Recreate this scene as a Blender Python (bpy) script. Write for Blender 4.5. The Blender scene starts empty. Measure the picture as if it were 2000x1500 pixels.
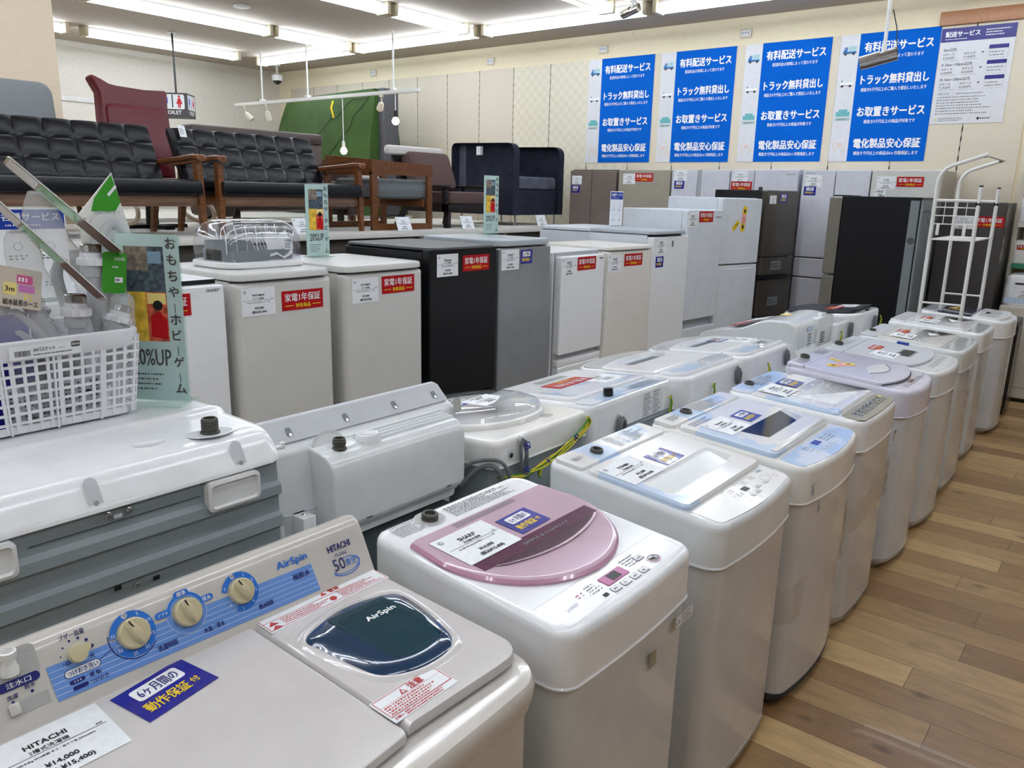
import bpy, math, random
from math import sin, cos, pi, radians, sqrt
from mathutils import Matrix, Vector

scene = bpy.context.scene
COL = scene.collection
random.seed(7)

# ------------------------------------------------------------------ camera
EYE = 1.58
yaw, pitch, roll = 0.667165, 0.237916, 0.023307
fw = Vector((-sin(yaw)*cos(pitch), cos(yaw)*cos(pitch), -sin(pitch)))
r0 = Vector((cos(yaw), sin(yaw), 0)); u0 = r0.cross(fw)
rt = cos(roll)*r0 + sin(roll)*u0; up = -sin(roll)*r0 + cos(roll)*u0
cd = bpy.data.cameras.new('camera'); cam = bpy.data.objects.new('camera', cd); COL.objects.link(cam)
cam.matrix_world = Matrix(((rt.x, up.x, -fw.x, 0), (rt.y, up.y, -fw.y, 0), (rt.z, up.z, -fw.z, EYE), (0, 0, 0, 1)))
cd.sensor_width = 36; cd.lens = 1546.8/2000*36; cd.clip_start = 0.02; cd.clip_end = 100
scene.camera = cam

# ------------------------------------------------------------------ exposure, world
vs = scene.view_settings
vs.view_transform = 'Standard'; vs.look = 'None'; vs.gamma = 1; vs.use_curve_mapping = False
vs.exposure = 0.18
TUBE = 20.0            # strength of the fluorescent tubes (the only light of the room)
w = bpy.data.worlds.new('world'); scene.world = w; w.use_nodes = True
w.node_tree.nodes['Background'].inputs[0].default_value = (0.9, 0.95, 1, 1)
w.node_tree.nodes['Background'].inputs[1].default_value = 0.05

# ------------------------------------------------------------------ materials
def lin(h):
    h = h.lstrip('#'); o = []
    for i in (0, 2, 4):
        c = int(h[i:i+2], 16)/255
        o.append(c/12.92 if c <= 0.04045 else ((c+0.055)/1.055)**2.4)
    return (*o, 1)
M = {}
def mk(name, hexc, rough=0.45, metal=0, noise=0.04, scale=12, bump=0, bscale=200, emit=0, trans=0, alpha=1, coat=0, ior=1.45, stretch=None, spec=0.5):
    m = bpy.data.materials.new(name); m.use_nodes = True; M[name] = m
    nt = m.node_tree; N = nt.nodes; L = nt.links; b = N['Principled BSDF']
    c = lin(hexc)
    b.inputs['Roughness'].default_value = rough; b.inputs['Metallic'].default_value = metal
    b.inputs['Transmission Weight'].default_value = trans; b.inputs['Alpha'].default_value = alpha
    b.inputs['Coat Weight'].default_value = coat; b.inputs['Coat Roughness'].default_value = 0.03
    b.inputs['IOR'].default_value = ior; b.inputs['Specular IOR Level'].default_value = spec
    b.inputs['Base Color'].default_value = c
    if emit:
        b.inputs['Emission Color'].default_value = c; b.inputs['Emission Strength'].default_value = emit
        return m
    tc = N.new('ShaderNodeTexCoord'); src = tc.outputs['Object']
    if stretch:
        mp = N.new('ShaderNodeMapping'); mp.inputs['Scale'].default_value = stretch
        L.new(src, mp.inputs[0]); src = mp.outputs[0]
    n = N.new('ShaderNodeTexNoise'); n.inputs['Scale'].default_value = scale; n.inputs['Detail'].default_value = 4
    L.new(src, n.inputs['Vector'])
    r = N.new('ShaderNodeValToRGB')
    k = noise
    r.color_ramp.elements[0].position = 0.3; r.color_ramp.elements[1].position = 0.7
    r.color_ramp.elements[0].color = (c[0]*(1-k), c[1]*(1-k), c[2]*(1-k), 1)
    r.color_ramp.elements[1].color = (min(1, c[0]*(1+k)), min(1, c[1]*(1+k)), min(1, c[2]*(1+k)), 1)
    L.new(n.outputs['Fac'], r.inputs[0]); L.new(r.outputs[0], b.inputs['Base Color'])
    if bump:
        n2 = N.new('ShaderNodeTexNoise'); n2.inputs['Scale'].default_value = bscale; L.new(src, n2.inputs['Vector'])
        bp = N.new('ShaderNodeBump'); bp.inputs['Strength'].default_value = bump; bp.inputs['Distance'].default_value = 0.002
        L.new(n2.outputs['Fac'], bp.inputs['Height']); L.new(bp.outputs[0], b.inputs['Normal'])
    return m

def clouds(name, base, tint, thr=0.52, scale=5.0, rough=0.12):
    """white plastic printed with soft pale blue patches"""
    m = mk(name, base, rough, coat=0.3); nt = m.node_tree; N = nt.nodes; L = nt.links; b = N['Principled BSDF']
    tc = N.new('ShaderNodeTexCoord'); n = N.new('ShaderNodeTexNoise'); n.inputs['Scale'].default_value = scale; n.inputs['Detail'].default_value = 6
    n.inputs['Roughness'].default_value = 0.42; L.new(tc.outputs['Object'], n.inputs['Vector'])
    r = N.new('ShaderNodeValToRGB'); e = r.color_ramp.elements
    e[0].position = thr-0.015; e[0].color = lin(base); e[1].position = thr+0.015; e[1].color = lin(tint)
    L.new(n.outputs['Fac'], r.inputs[0]); L.new(r.outputs[0], b.inputs['Base Color'])

def woodmat(name, dark, light, stretch=(1, 14, 14), rough=0.35):
    m = mk(name, light, rough); nt = m.node_tree; N = nt.nodes; L = nt.links; b = N['Principled BSDF']
    tc = N.new('ShaderNodeTexCoord'); mp = N.new('ShaderNodeMapping'); mp.inputs['Scale'].default_value = stretch
    L.new(tc.outputs['Object'], mp.inputs[0])
    n = N.new('ShaderNodeTexNoise'); n.inputs['Scale'].default_value = 3.5; n.inputs['Detail'].default_value = 8; n.inputs['Distortion'].default_value = 0.6
    L.new(mp.outputs[0], n.inputs['Vector'])
    r = N.new('ShaderNodeValToRGB'); e = r.color_ramp.elements
    e[0].position = 0.3; e[0].color = lin(dark); e[1].position = 0.7; e[1].color = lin(light)
    L.new(n.outputs['Fac'], r.inputs[0]); L.new(r.outputs[0], b.inputs['Base Color'])

def plastic_film(name, mixv=0.12, rough=0.08, tint='#ffffff', bump=0.6, bscale=40, haze=0.0):
    m = bpy.data.materials.new(name); m.use_nodes = True; M[name] = m
    nt = m.node_tree; N = nt.nodes; L = nt.links; out = N['Material Output']; N.remove(N['Principled BSDF'])
    tr = N.new('ShaderNodeBsdfTransparent'); tr.inputs[0].default_value = lin(tint)
    gl = N.new('ShaderNodeBsdfGlossy'); gl.inputs['Roughness'].default_value = rough
    tc = N.new('ShaderNodeTexCoord'); n = N.new('ShaderNodeTexNoise'); n.inputs['Scale'].default_value = bscale; L.new(tc.outputs['Object'], n.inputs['Vector'])
    bp = N.new('ShaderNodeBump'); bp.inputs['Strength'].default_value = bump; bp.inputs['Distance'].default_value = 0.01
    L.new(n.outputs['Fac'], bp.inputs['Height']); L.new(bp.outputs[0], gl.inputs['Normal'])
    fr = N.new('ShaderNodeFresnel'); fr.inputs['IOR'].default_value = 1.4
    ad = N.new('ShaderNodeMath'); ad.operation = 'ADD'; ad.inputs[1].default_value = mixv; ad.use_clamp = True
    L.new(fr.outputs[0], ad.inputs[0])
    ge = N.new('ShaderNodeNewGeometry'); iv = N.new('ShaderNodeMath'); iv.operation = 'MULTIPLY_ADD'; iv.inputs[1].default_value = -1; iv.inputs[2].default_value = 1; L.new(ge.outputs['Backfacing'], iv.inputs[0])
    ml = N.new('ShaderNodeMath'); ml.operation = 'MULTIPLY'; L.new(ad.outputs[0], ml.inputs[0]); L.new(iv.outputs[0], ml.inputs[1])
    if haze:
        df = N.new('ShaderNodeBsdfDiffuse'); df.inputs[0].default_value = lin('#f4f5f6'); m0 = N.new('ShaderNodeMixShader'); m0.inputs[0].default_value = haze
        L.new(tr.outputs[0], m0.inputs[1]); L.new(df.outputs[0], m0.inputs[2]); tr = m0
    mx = N.new('ShaderNodeMixShader'); L.new(ml.outputs[0], mx.inputs[0]); L.new(tr.outputs[0], mx.inputs[1]); L.new(gl.outputs[0], mx.inputs[2])
    L.new(mx.outputs[0], out.inputs[0])

mk('white', '#f0f1f2', 0.16, coat=0.4)               # glossy appliance plastic
mk('white_warm', '#ebe9e4', 0.18, coat=0.3)
mk('white_grey', '#e0e3e3', 0.18, coat=0.3)
mk('white_violet', '#d9d7e6', 0.14, coat=0.5)
mk('white_matt', '#e4e4e2', 0.5)
mk('steel_white', '#cfd1d0', 0.14, coat=0.35)
mk('steel_cool', '#d2d5d9', 0.14, coat=0.35)
mk('steel_warm', '#cfcdc9', 0.14, coat=0.35)
mk('ivory', '#d3cec6', 0.14, coat=0.5)
mk('ivory_lid', '#d2cdca', 0.12, coat=0.5)
mk('ivory_body', '#cfc6b8', 0.3, bump=0.25, bscale=6, stretch=(3, 3, 60))
mk('knob', '#cfc39d', 0.3)
mk('stripe_blue', '#6f9ade', 0.3); mk('ring_blue', '#2f78d8', 0.3); mk('stripe_line', '#b9cdf0', 0.3)
mk('navy_ink', '#1c2070', 0.4); mk('ink', '#2a2a2c', 0.5); mk('grey_ink', '#6e7072', 0.5); mk('red_ink', '#c03a3a', 0.5)
mk('paper', '#eceef0', 0.5); mk('paper_grey', '#cfd2d4', 0.5)
mk('label_red', '#b50f19', 0.45, coat=0.0, spec=0.25); mk('label_blue', '#1d1d92', 0.25, coat=0.5); mk('label_blue2', '#1a3a9e', 0.25, coat=0.5)
mk('yellow', '#f4d420', 0.4); mk('pink_card', '#f2b8b4', 0.4)
mk('pink', '#cdb0bf', 0.12, coat=0.5); mk('pink_deep', '#c291a8', 0.12, coat=0.6); mk('magenta', '#56203e', 0.2, coat=0.2); mk('magenta_dark', '#431830', 0.2, coat=0.2); mk('pink_led', '#b2538a', 0.2)
mk('dark_glass', '#1b1a18', 0.05, coat=1.0); mk('mirror_black', '#131211', 0.08, spec=0.35); mk('teal_glass', '#1d4250', 0.08, coat=0.8); mk('blue_glass', '#1c3a58', 0.08, coat=0.8)
mk('black', '#101113', 0.3); mk('black_matt', '#151517', 0.6); mk('rubber', '#3a3733', 0.5); mk('stub', '#4c4a44', 0.5)
mk('seam', '#8c8f90', 0.5); mk('gap', '#3d3e40', 0.6)
mk('grey_steel', '#8b9496', 0.42, coat=0.1); mk('chrome', '#c8c8c8', 0.18, metal=1); mk('steel_dark', '#4b5354', 0.5)
mk('lid_grey', '#c4c6c6', 0.12, coat=0.5); mk('lid_dull', '#c4c6ca', 0.4); mk('panel_gold', '#a39e8b', 0.3, metal=0.3)
mk('trough', '#b6b6b1', 0.2); mk('navy', '#14193a', 0.12, coat=0.7)
clouds('marble', '#e6e4e2', '#c3d5ea', 0.54, 5); clouds('marble_b', '#dfe6ef', '#c0d5ee', 0.5, 5)
mk('blue_print', '#c3d6ee', 0.2, coat=0.3)
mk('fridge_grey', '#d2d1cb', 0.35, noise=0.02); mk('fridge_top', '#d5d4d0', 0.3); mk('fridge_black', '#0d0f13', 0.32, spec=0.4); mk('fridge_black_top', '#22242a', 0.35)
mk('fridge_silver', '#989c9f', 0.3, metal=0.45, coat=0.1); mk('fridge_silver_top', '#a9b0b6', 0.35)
mk('fridge_white', '#eeeff0', 0.25, noise=0.015, scale=3, stretch=(1, 1, 40)); mk('fridge_cream', '#e2ded6', 0.3, noise=0.03, scale=3, stretch=(1, 1, 40))
mk('fridge_cool', '#dde2e8', 0.3); mk('fridge_brown', '#7c7069', 0.15, coat=0.3); mk('fridge_champ', '#a49d8f', 0.3); mk('fridge_lilac', '#d3d4dc', 0.25)
mk('fridge_bronze', '#4b463f', 0.12, coat=0.5); mk('fridge_olive', '#77736a', 0.3); mk('fridge_dark', '#4a4644', 0.25); mk('fridge_side', '#a9acae', 0.4); mk('back_grey', '#7d8487', 0.5)
mk('leather', '#090b11', 0.34, coat=0.0, bump=0.05, bscale=300, spec=0.45); mk('leather_brown', '#4b3d38', 0.45); mk('maroon', '#5d161f', 0.4, bump=0.1)
mk('fabric_grey', '#7b7e80', 0.95, noise=0.25, scale=220); mk('fabric_brown', '#5a4743', 0.95, noise=0.15, scale=150); mk('fabric_plaid', '#6a6f70', 0.95, noise=0.3, scale=60, stretch=(1, 5, 5))
mk('velvet_navy', '#1c2130', 0.85, noise=0.35, scale=8); mk('velvet_grey', '#545762', 0.85, noise=0.25, scale=8); mk('cushion_white', '#cfcac4', 0.9, noise=0.08, scale=90)
woodmat('wood', '#5a3318', '#7d4c26'); woodmat('wood_mid', '#4f2f18', '#77471f'); woodmat('wood_dark', '#15110f', '#241c18'); woodmat('ply', '#d8bfa4', '#e6d2ba')
woodmat('beam_wood', '#a9744f', '#b98560', (14, 1, 14)); woodmat('wood_rail', '#6b5040', '#8a6a54')
mk('tent', '#35541c', 0.6, noise=0.18, scale=4, bump=0.2, bscale=14); mk('tent_pole', '#9a9c9e', 0.4); mk('tent_grey', '#57575c', 0.7); mk('tent_light', '#8fae9a', 0.7)
mk('rail_white', '#d9d7d2', 0.4); mk('light_housing', '#a9a8a4', 0.5); mk('pole_white', '#e2e2de', 0.35); mk('lamp_beige', '#d9d2c0', 0.5); mk('socket_beige', '#c9bfa2', 0.5)
mk('tube', '#e8f2ff', 0.5, emit=TUBE); mk('bulb', '#ffe6c4', 0.5, emit=9); mk('spot_glow', '#eef4ff', 0.5, emit=14)
mk('poster_blue', '#0062c8', 0.7, noise=0.05, scale=2, spec=0.12); mk('poster_white', '#dcdcde', 0.4, noise=0.03); mk('poster_navy', '#2a237c', 0.35); mk('ink_white', '#f2f2f2', 0.5)
mk('truck_blue', '#1b6fb8', 0.5); mk('truck_light', '#a9cfd2', 0.5); mk('truck_white', '#f4f4f4', 0.5); mk('teal_ink', '#69b3b4', 0.5); mk('teal_pale', '#a3bcb6', 0.5); mk('pale_heart', '#e6c8bc', 0.5); mk('pale_hand', '#ddd4c8', 0.5)
mk('sign_dark', '#4d4a4b', 0.5); mk('man_blue', '#1f4fc0', 0.5); mk('woman_red', '#cc2030', 0.5)
mk('mint', '#b3ccc7', 0.35, coat=0.2); mk('photo_a', '#7a6f63', 0.4, noise=0.7, scale=60); mk('photo_b', '#d8b23c', 0.4, noise=0.4, scale=40); mk('photo_c', '#c05a3c', 0.4, noise=0.6, scale=60); mk('photo_d', '#45525c', 0.4, noise=0.7, scale=80)
mk('basket_white', '#e6e7ea', 0.35); mk('hose', '#b4b6b8', 0.4); mk('hose_dark', '#55585a', 0.5); mk('green', '#3f9a2c', 0.35, coat=0.3); mk('card_white', '#e2e1da', 0.5); mk('card_beige', '#cbbfae', 0.6); mk('pink_ink', '#d2578c', 0.5); mk('pink_ink2', '#c678b4', 0.5); mk('yellow_soft', '#ecd682', 0.5); mk('blue_card', '#161690', 0.25, coat=0.5); mk('photo_brown', '#6b4634', 0.5, noise=0.4, scale=50); mk('black_card', '#262628', 0.4); mk('slate_blue', '#7d9bb0', 0.4)
mk('wire_green', '#4e8a34', 0.5); mk('wire_yellow', '#d6c531', 0.5); mk('tie_blue', '#2030a0', 0.5); mk('cord_grey', '#6e7174', 0.5)
mk('shelf_white', '#dcdad2', 0.4); mk('shelf_dark', '#4d4943', 0.7); mk('shelf_green', '#3f9070', 0.5); mk('shelf_post', '#b9b2a2', 0.5); mk('beige_box', '#cfc8ba', 0.4)
plastic_film('film', 0.06); plastic_film('bag', 0.12, 0.10, '#ffffff', 1.0, 45, 0.26); plastic_film('dome', 0.06, 0.03, '#eef0f4', 0.2, 8, 0.06); plastic_film('acrylic', 0.0, 0.02, '#f4fbf8', 0.0); plastic_film('wrap', 0.05, 0.18, '#fbfaf8', 0.6, 30, 0.08)
plastic_film('lid_clear', 0.03, 0.04, '#f2f4f6', 0.0, 10, 0.08)

# ------------------------------------------------------------------ mesh helper
_tx = {}
def text_mesh(s, bold):
    k = (s, bold)
    if k in _tx: return _tx[k]
    c = bpy.data.curves.new('t', 'FONT'); c.body = s; c.resolution_u = 2
    c.offset = 0
    o = bpy.data.objects.new('t', c); COL.objects.link(o)
    dg = bpy.context.evaluated_depsgraph_get(); me = o.evaluated_get(dg).to_mesh()
    vv = [(v.co.x, v.co.y) for v in me.vertices]; ff = [tuple(p.vertices) for p in me.polygons]
    o.evaluated_get(dg).to_mesh_clear(); bpy.data.objects.remove(o); bpy.data.curves.remove(c)
    if not vv: vv = [(0, 0)]; ff = []
    x0 = min(a for a, b in vv); x1 = max(a for a, b in vv); y0 = min(b for a, b in vv); y1 = max(b for a, b in vv)
    _tx[k] = (vv, ff, x0, x1, y0, y1)
    return _tx[k]

def T(x=0, y=0, z=0): return Matrix.Translation((x, y, z))
def RZ(a): return Matrix.Rotation(radians(a), 4, 'Z')
def RX(a): return Matrix.Rotation(radians(a), 4, 'X')
def RY(a): return Matrix.Rotation(radians(a), 4, 'Y')
def frame(o, u, v):
    u = Vector(u).normalized(); v = Vector(v); n = u.cross(v).normalized(); v = n.cross(u)
    return Matrix(((u.x, v.x, n.x, o[0]), (u.y, v.y, n.y, o[1]), (u.z, v.z, n.z, o[2]), (0, 0, 0, 1)))

def rrect(w, d, r, n=5, bow=0.0, cx=0, cy=0, m=6):
    """rounded rectangle outline, counter-clockwise; the -y edge may bow outwards"""
    r = max(0.0004, min(r, w/2-1e-4, d/2-1e-4)); P = []
    cs = [(w/2-r, d/2-r, 0), (-w/2+r, d/2-r, 90), (-w/2+r, -d/2+r, 180), (w/2-r, -d/2+r, 270)]
    for x, y, a in cs:
        for i in range(n+1):
            t = radians(a+90*i/n); P.append((x+r*cos(t), y+r*sin(t)))
        if a == 180 and bow:
            for i in range(1, m): P.append((-w/2+r+(w-2*r)*i/m, -d/2))
    if bow: P = [(x, y-bow*max(0, 1-(2*x/w)**2) if y < 0 else y) for x, y in P]
    return [(x+cx, y+cy) for x, y in P]

class MB:
    def __init__(s): s.v = []; s.f = []; s.mi = []; s.ms = []; s.c = 0; s.T = Matrix(); s.zs = 0.00025
    def m(s, n):
        if n not in s.ms: s.ms.append(n)
        s.c = s.ms.index(n); return s
    def at(s, mt=None): s.T = mt if mt is not None else Matrix(); return s
    def add(s, pts):
        b = len(s.v); s.v += [tuple(s.T @ Vector(p)) for p in pts]; return b
    def face(s, ix): s.f.append(tuple(ix)); s.mi.append(s.c)
    def loft(s, rings, cap=(1, 1), closed=True):
        n = len(rings[0]); bs = [s.add(r) for r in rings]
        for a, b in zip(bs, bs[1:]):
            for i in range(n if closed else n-1):
                j = (i+1) % n; s.face((a+i, a+j, b+j, b+i))
        if cap[0]: s.face([bs[0]+i for i in range(n)][::-1])
        if cap[1]: s.face([bs[-1]+i for i in range(n)])
        return s
    def box(s, x0, x1, y0, y1, z0, z1, b=0.0):
        cx, cy, w, d = (x0+x1)/2, (y0+y1)/2, x1-x0, y1-y0
        if b <= 0:
            P = [(x0, y0), (x1, y0), (x1, y1), (x0, y1)]
            return s.loft([[(x, y, z0) for x, y in P], [(x, y, z1) for x, y in P]])
        b = min(b, w*.45, d*.45, (z1-z0)*.45)
        o = rrect(w, d, b, 3, cx=cx, cy=cy); i = rrect(w-2*b*.7, d-2*b*.7, b*.4, 3, cx=cx, cy=cy); k = rrect(w-2*b*.2, d-2*b*.2, b*.8, 3, cx=cx, cy=cy)
        return s.loft([[(x, y, z0) for x, y in i], [(x, y, z0+b*.3) for x, y in k], [(x, y, z0+b) for x, y in o], [(x, y, z1-b) for x, y in o], [(x, y, z1-b*.3) for x, y in k], [(x, y, z1) for x, y in i]])
    def plate(s, out, z0, z1, b=0.0):
        """outline (list of xy) extruded from z0 to z1, optional top bevel b"""
        R = [[(x, y, z0) for x, y in out]]
        if b:
            cx = sum(p[0] for p in out)/len(out); cy = sum(p[1] for p in out)/len(out)
            hx = max(abs(p[0]-cx) for p in out); hy = max(abs(p[1]-cy) for p in out)
            def sc(k): return [(cx+(x-cx)*(1-k/hx), cy+(y-cy)*(1-k/hy)) for x, y in out]
            R += [[(x, y, z1-b) for x, y in out], [(x, y, z1-b*.3) for x, y in sc(b*.35)], [(x, y, z1) for x, y in sc(b)]]
        else: R.append([(x, y, z1) for x, y in out])
        return s.loft(R, (0, 1))
    def rect(s, x0, y0, x1, y1, z): b = s.add([(x0, y0, z), (x1, y0, z), (x1, y1, z), (x0, y1, z)]); s.face((b, b+1, b+2, b+3)); return s
    def poly(s, pts, z): b = s.add([(x, y, z) for x, y in pts]); s.face(range(b, b+len(pts))); return s
    def frame_rect(s, x0, y0, x1, y1, t, z):
        s.rect(x0, y0, x1, y0+t, z); s.rect(x0, y1-t, x1, y1, z); s.rect(x0, y0+t, x0+t, y1-t, z); return s.rect(x1-t, y0+t, x1, y1-t, z)
    def disc(s, x, y, r, z, n=20, ry=None): return s.poly([(x+r*cos(2*pi*i/n), y+(ry or r)*sin(2*pi*i/n)) for i in range(n)], z)
    def ring(s, x, y, r0, r1, z, a0=0, a1=360, n=32, k=1.0):
        P = []
        for i in range(n+1):
            t = radians(a0+(a1-a0)*i/n); P.append(((x+r0*cos(t), y+k*r0*sin(t), z), (x+r1*cos(t), y+k*r1*sin(t), z)))
        b = s.add([q for p in P for q in p])
        for i in range(n): s.face((b+2*i, b+2*i+1, b+2*i+3, b+2*i+2) if a1 > a0 else (b+2*i+2, b+2*i+3, b+2*i+1, b+2*i))
        return s
    def lathe(s, prof, n=20, cap=(1, 1), c=(0, 0, 0)):
        return s.loft([[(c[0]+r*cos(2*pi*i/n), c[1]+r*sin(2*pi*i/n), c[2]+z) for i in range(n)] for r, z in prof], cap)
    def tube(s, path, r, n=8, cap=(1, 1)):
        P = [Vector(p) for p in path]; R = []; ref = None
        for i, p in enumerate(P):
            d = (P[min(i+1, len(P)-1)]-P[max(i-1, 0)]).normalized()
            if ref is None: ref = d.orthogonal().normalized()
            a = (ref-d*ref.dot(d)); a = a.normalized() if a.length > 1e-6 else d.orthogonal().normalized(); ref = a; b = d.cross(a)
            q = r[i] if isinstance(r, (list, tuple)) else r
            R.append([tuple(p+a*q*cos(2*pi*k/n)+b*q*sin(2*pi*k/n)) for k in range(n)])
        return s.loft(R, cap)
    def bar(s, p, q, w, d, up=(0, 0, 1)):
        """rectangular bar from p to q"""
        p = Vector(p); q = Vector(q); z = (q-p); l = z.length; z.normalize(); a = Vector(up).cross(z)
        if a.length < 1e-4: a = Vector((1, 0, 0))
        a.normalize(); b = z.cross(a)
        c = [p+a*(i*w/2)+b*(j*d/2) for i, j in ((-1, -1), (1, -1), (1, 1), (-1, 1))]
        return s.loft([[tuple(v) for v in c], [tuple(v+z*l) for v in c]])
    def text(s, t, x, y, w, h, z, bold=0, fit=False):
        """lettering in the box x..x+w, y..y+h; fit stretches it to fill both ways, else keeps proportions inside"""
        vv, ff, x0, x1, y0, y1 = text_mesh(t, bold)
        sx = w/max(1e-6, x1-x0); sy = h/max(1e-6, y1-y0)
        if not fit: sx = sy = min(sx, sy)
        ox = x+(w-(x1-x0)*sx)/2; oy = y+(h-(y1-y0)*sy)/2
        k = bold*0.018*h
        for i, (dx, dy) in enumerate(((0, 0),) if not bold else ((-k, -k*.5), (k, k*.5)) if bold == 1 else ((-k, k*.5), (k, -k*.5), (0, k))):
            b = s.add([(ox+dx+(a-x0)*sx, oy+dy+(c-y0)*sy, z+i*s.zs) for a, c in vv])
            for f in ff: s.face([b+i for i in f])
        return s
    def dashes(s, x0, y0, x1, y1, rows, z, seed=1, fill=0.55, lo=0.01, hi=0.05):
        """rows of tiny illegible print"""
        rnd = random.Random(seed); W = x1-x0; hh = (y1-y0)/rows
        for i in range(rows):
            x = x0; y = y1-(i+1)*hh; end = x0+W*(0.6+0.4*rnd.random())
            while x < end:
                l = W*(lo+(hi-lo)*rnd.random()); s.rect(x, y+hh*(1-fill)/2, min(x+l, end), y+hh*(1+fill)/2, z); x += l+W*lo*(0.7+rnd.random())
        return s
    def barcode(s, x0, y0, x1, y1, z, seed=3):
        rnd = random.Random(seed); x = x0
        while x < x1:
            a = (x1-x0)*(0.01+0.03*rnd.random()); s.rect(x, y0, min(x+a, x1), y1, z); x += a+(x1-x0)*(0.01+0.025*rnd.random())
        return s
    def mesh(s, name, smooth=True, ang=35):
        me = bpy.data.meshes.new(name); me.from_pydata(s.v, [], s.f)
        for n in s.ms: me.materials.append(M[n])
        me.polygons.foreach_set('material_index', s.mi); me.update()
        if smooth: me.shade_smooth(); me.set_sharp_from_angle(angle=radians(ang))
        return me

def put(name, me, parent=None, mat=None, label=None):
    o = bpy.data.objects.new(name, me); COL.objects.link(o)
    if parent is not None: o.parent = parent
    if mat is not None: o.matrix_local = mat
    if label: o['label'] = label
    return o
FLAT = set('top_cover body door lid control_panel back_cover crest wash_lid spin_lid top_rim rear_panel box seam_strip side_wall base tray'.split())
def part(name, mb, parent, label=None, mat=None, smooth=True, ang=35):
    o = put(name, mb.mesh(name, smooth, ang), parent, mat, label)
    if name in FLAT:      # keep broad faces flat, round only the edges
        m = o.modifiers.new('weighted', 'WEIGHTED_NORMAL'); m.mode = 'FACE_AREA_WITH_ANGLE'; m.weight = 90; m.keep_sharp = True
    return o
def thing(name, label, cat, loc=(0, 0, 0), rz=0, group=None):
    o = bpy.data.objects.new(name, None); COL.objects.link(o); o.empty_display_size = 0.1
    o.location = loc; o.rotation_euler = (0, 0, radians(rz)); o['label'] = label; o['category'] = cat
    if group: o['group'] = group
    return o
def single(name, mb, label, cat, group=None, mat=None):
    o = put(name, mb.mesh(name), None, mat); o['label'] = label; o['category'] = cat
    if group: o['group'] = group
    return o
def struct(name, mb):
    o = put(name, mb.mesh(name)); o['kind'] = 'structure'; return o
def copy_tree(o, parent=None):
    c = o.copy(); COL.objects.link(c)
    if parent is not None: c.parent = parent; c.matrix_local = o.matrix_local
    for ch in list(o.children): copy_tree(ch, c)
    return c

# ------------------------------------------------------------------ room shell
WB, WL, WR, WF, CZ = 8.35, -11.55, 4.2, -5.0, 3.38
def wallpaper(name, a, b, sc, rough=0.8, checker=0):
    m = mk(name, a, rough); nt = m.node_tree; N = nt.nodes; L = nt.links; p = N['Principled BSDF']
    tc = N.new('ShaderNodeTexCoord'); mp = N.new('ShaderNodeMapping'); mp.inputs['Scale'].default_value = sc; L.new(tc.outputs['Object'], mp.inputs[0])
    if checker:
        t = N.new('ShaderNodeTexChecker'); t.inputs['Scale'].default_value = checker; t.inputs[1].default_value = lin(a); t.inputs[2].default_value = lin(b)
        L.new(mp.outputs[0], t.inputs[0]); L.new(t.outputs[0], p.inputs['Base Color'])
    else:
        t = N.new('ShaderNodeTexNoise'); t.inputs['Scale'].default_value = 6; t.inputs['Detail'].default_value = 6; L.new(mp.outputs[0], t.inputs['Vector'])
        r = N.new('ShaderNodeValToRGB'); r.color_ramp.elements[0].color = lin(b); r.color_ramp.elements[1].color = lin(a); r.color_ramp.elements[0].position = .3; r.color_ramp.elements[1].position = .6
        L.new(t.outputs['Fac'], r.inputs[0]); L.new(r.outputs[0], p.inputs['Base Color'])
wallpaper('column_cream', '#d9c8ae', '#d2c0a5', (4, 4, 30)); wallpaper('wall_cream', '#f4e8c9', '#eee0bd', (4, 4, 30)); wallpaper('wall_pale', '#ded8cc', '#d5cec2', (4, 4, 12))
wallpaper('panel_white', '#ddd3c0', '#d5cbb7', (2, 2, 60)); wallpaper('panel_check', '#e4dcc6', '#ddd5be', (1, 1, 1), checker=15)
wallpaper('panel_plain', '#e0d6c0', '#d8ceb8', (2, 2, 40)); wallpaper('ceiling', '#b5a99a', '#aca091', (20, 20, 20), 0.9)
mk('slot_dark', '#3b342c', 0.8); mk('trim_grey', '#b9b5ae', 0.6)

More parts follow.
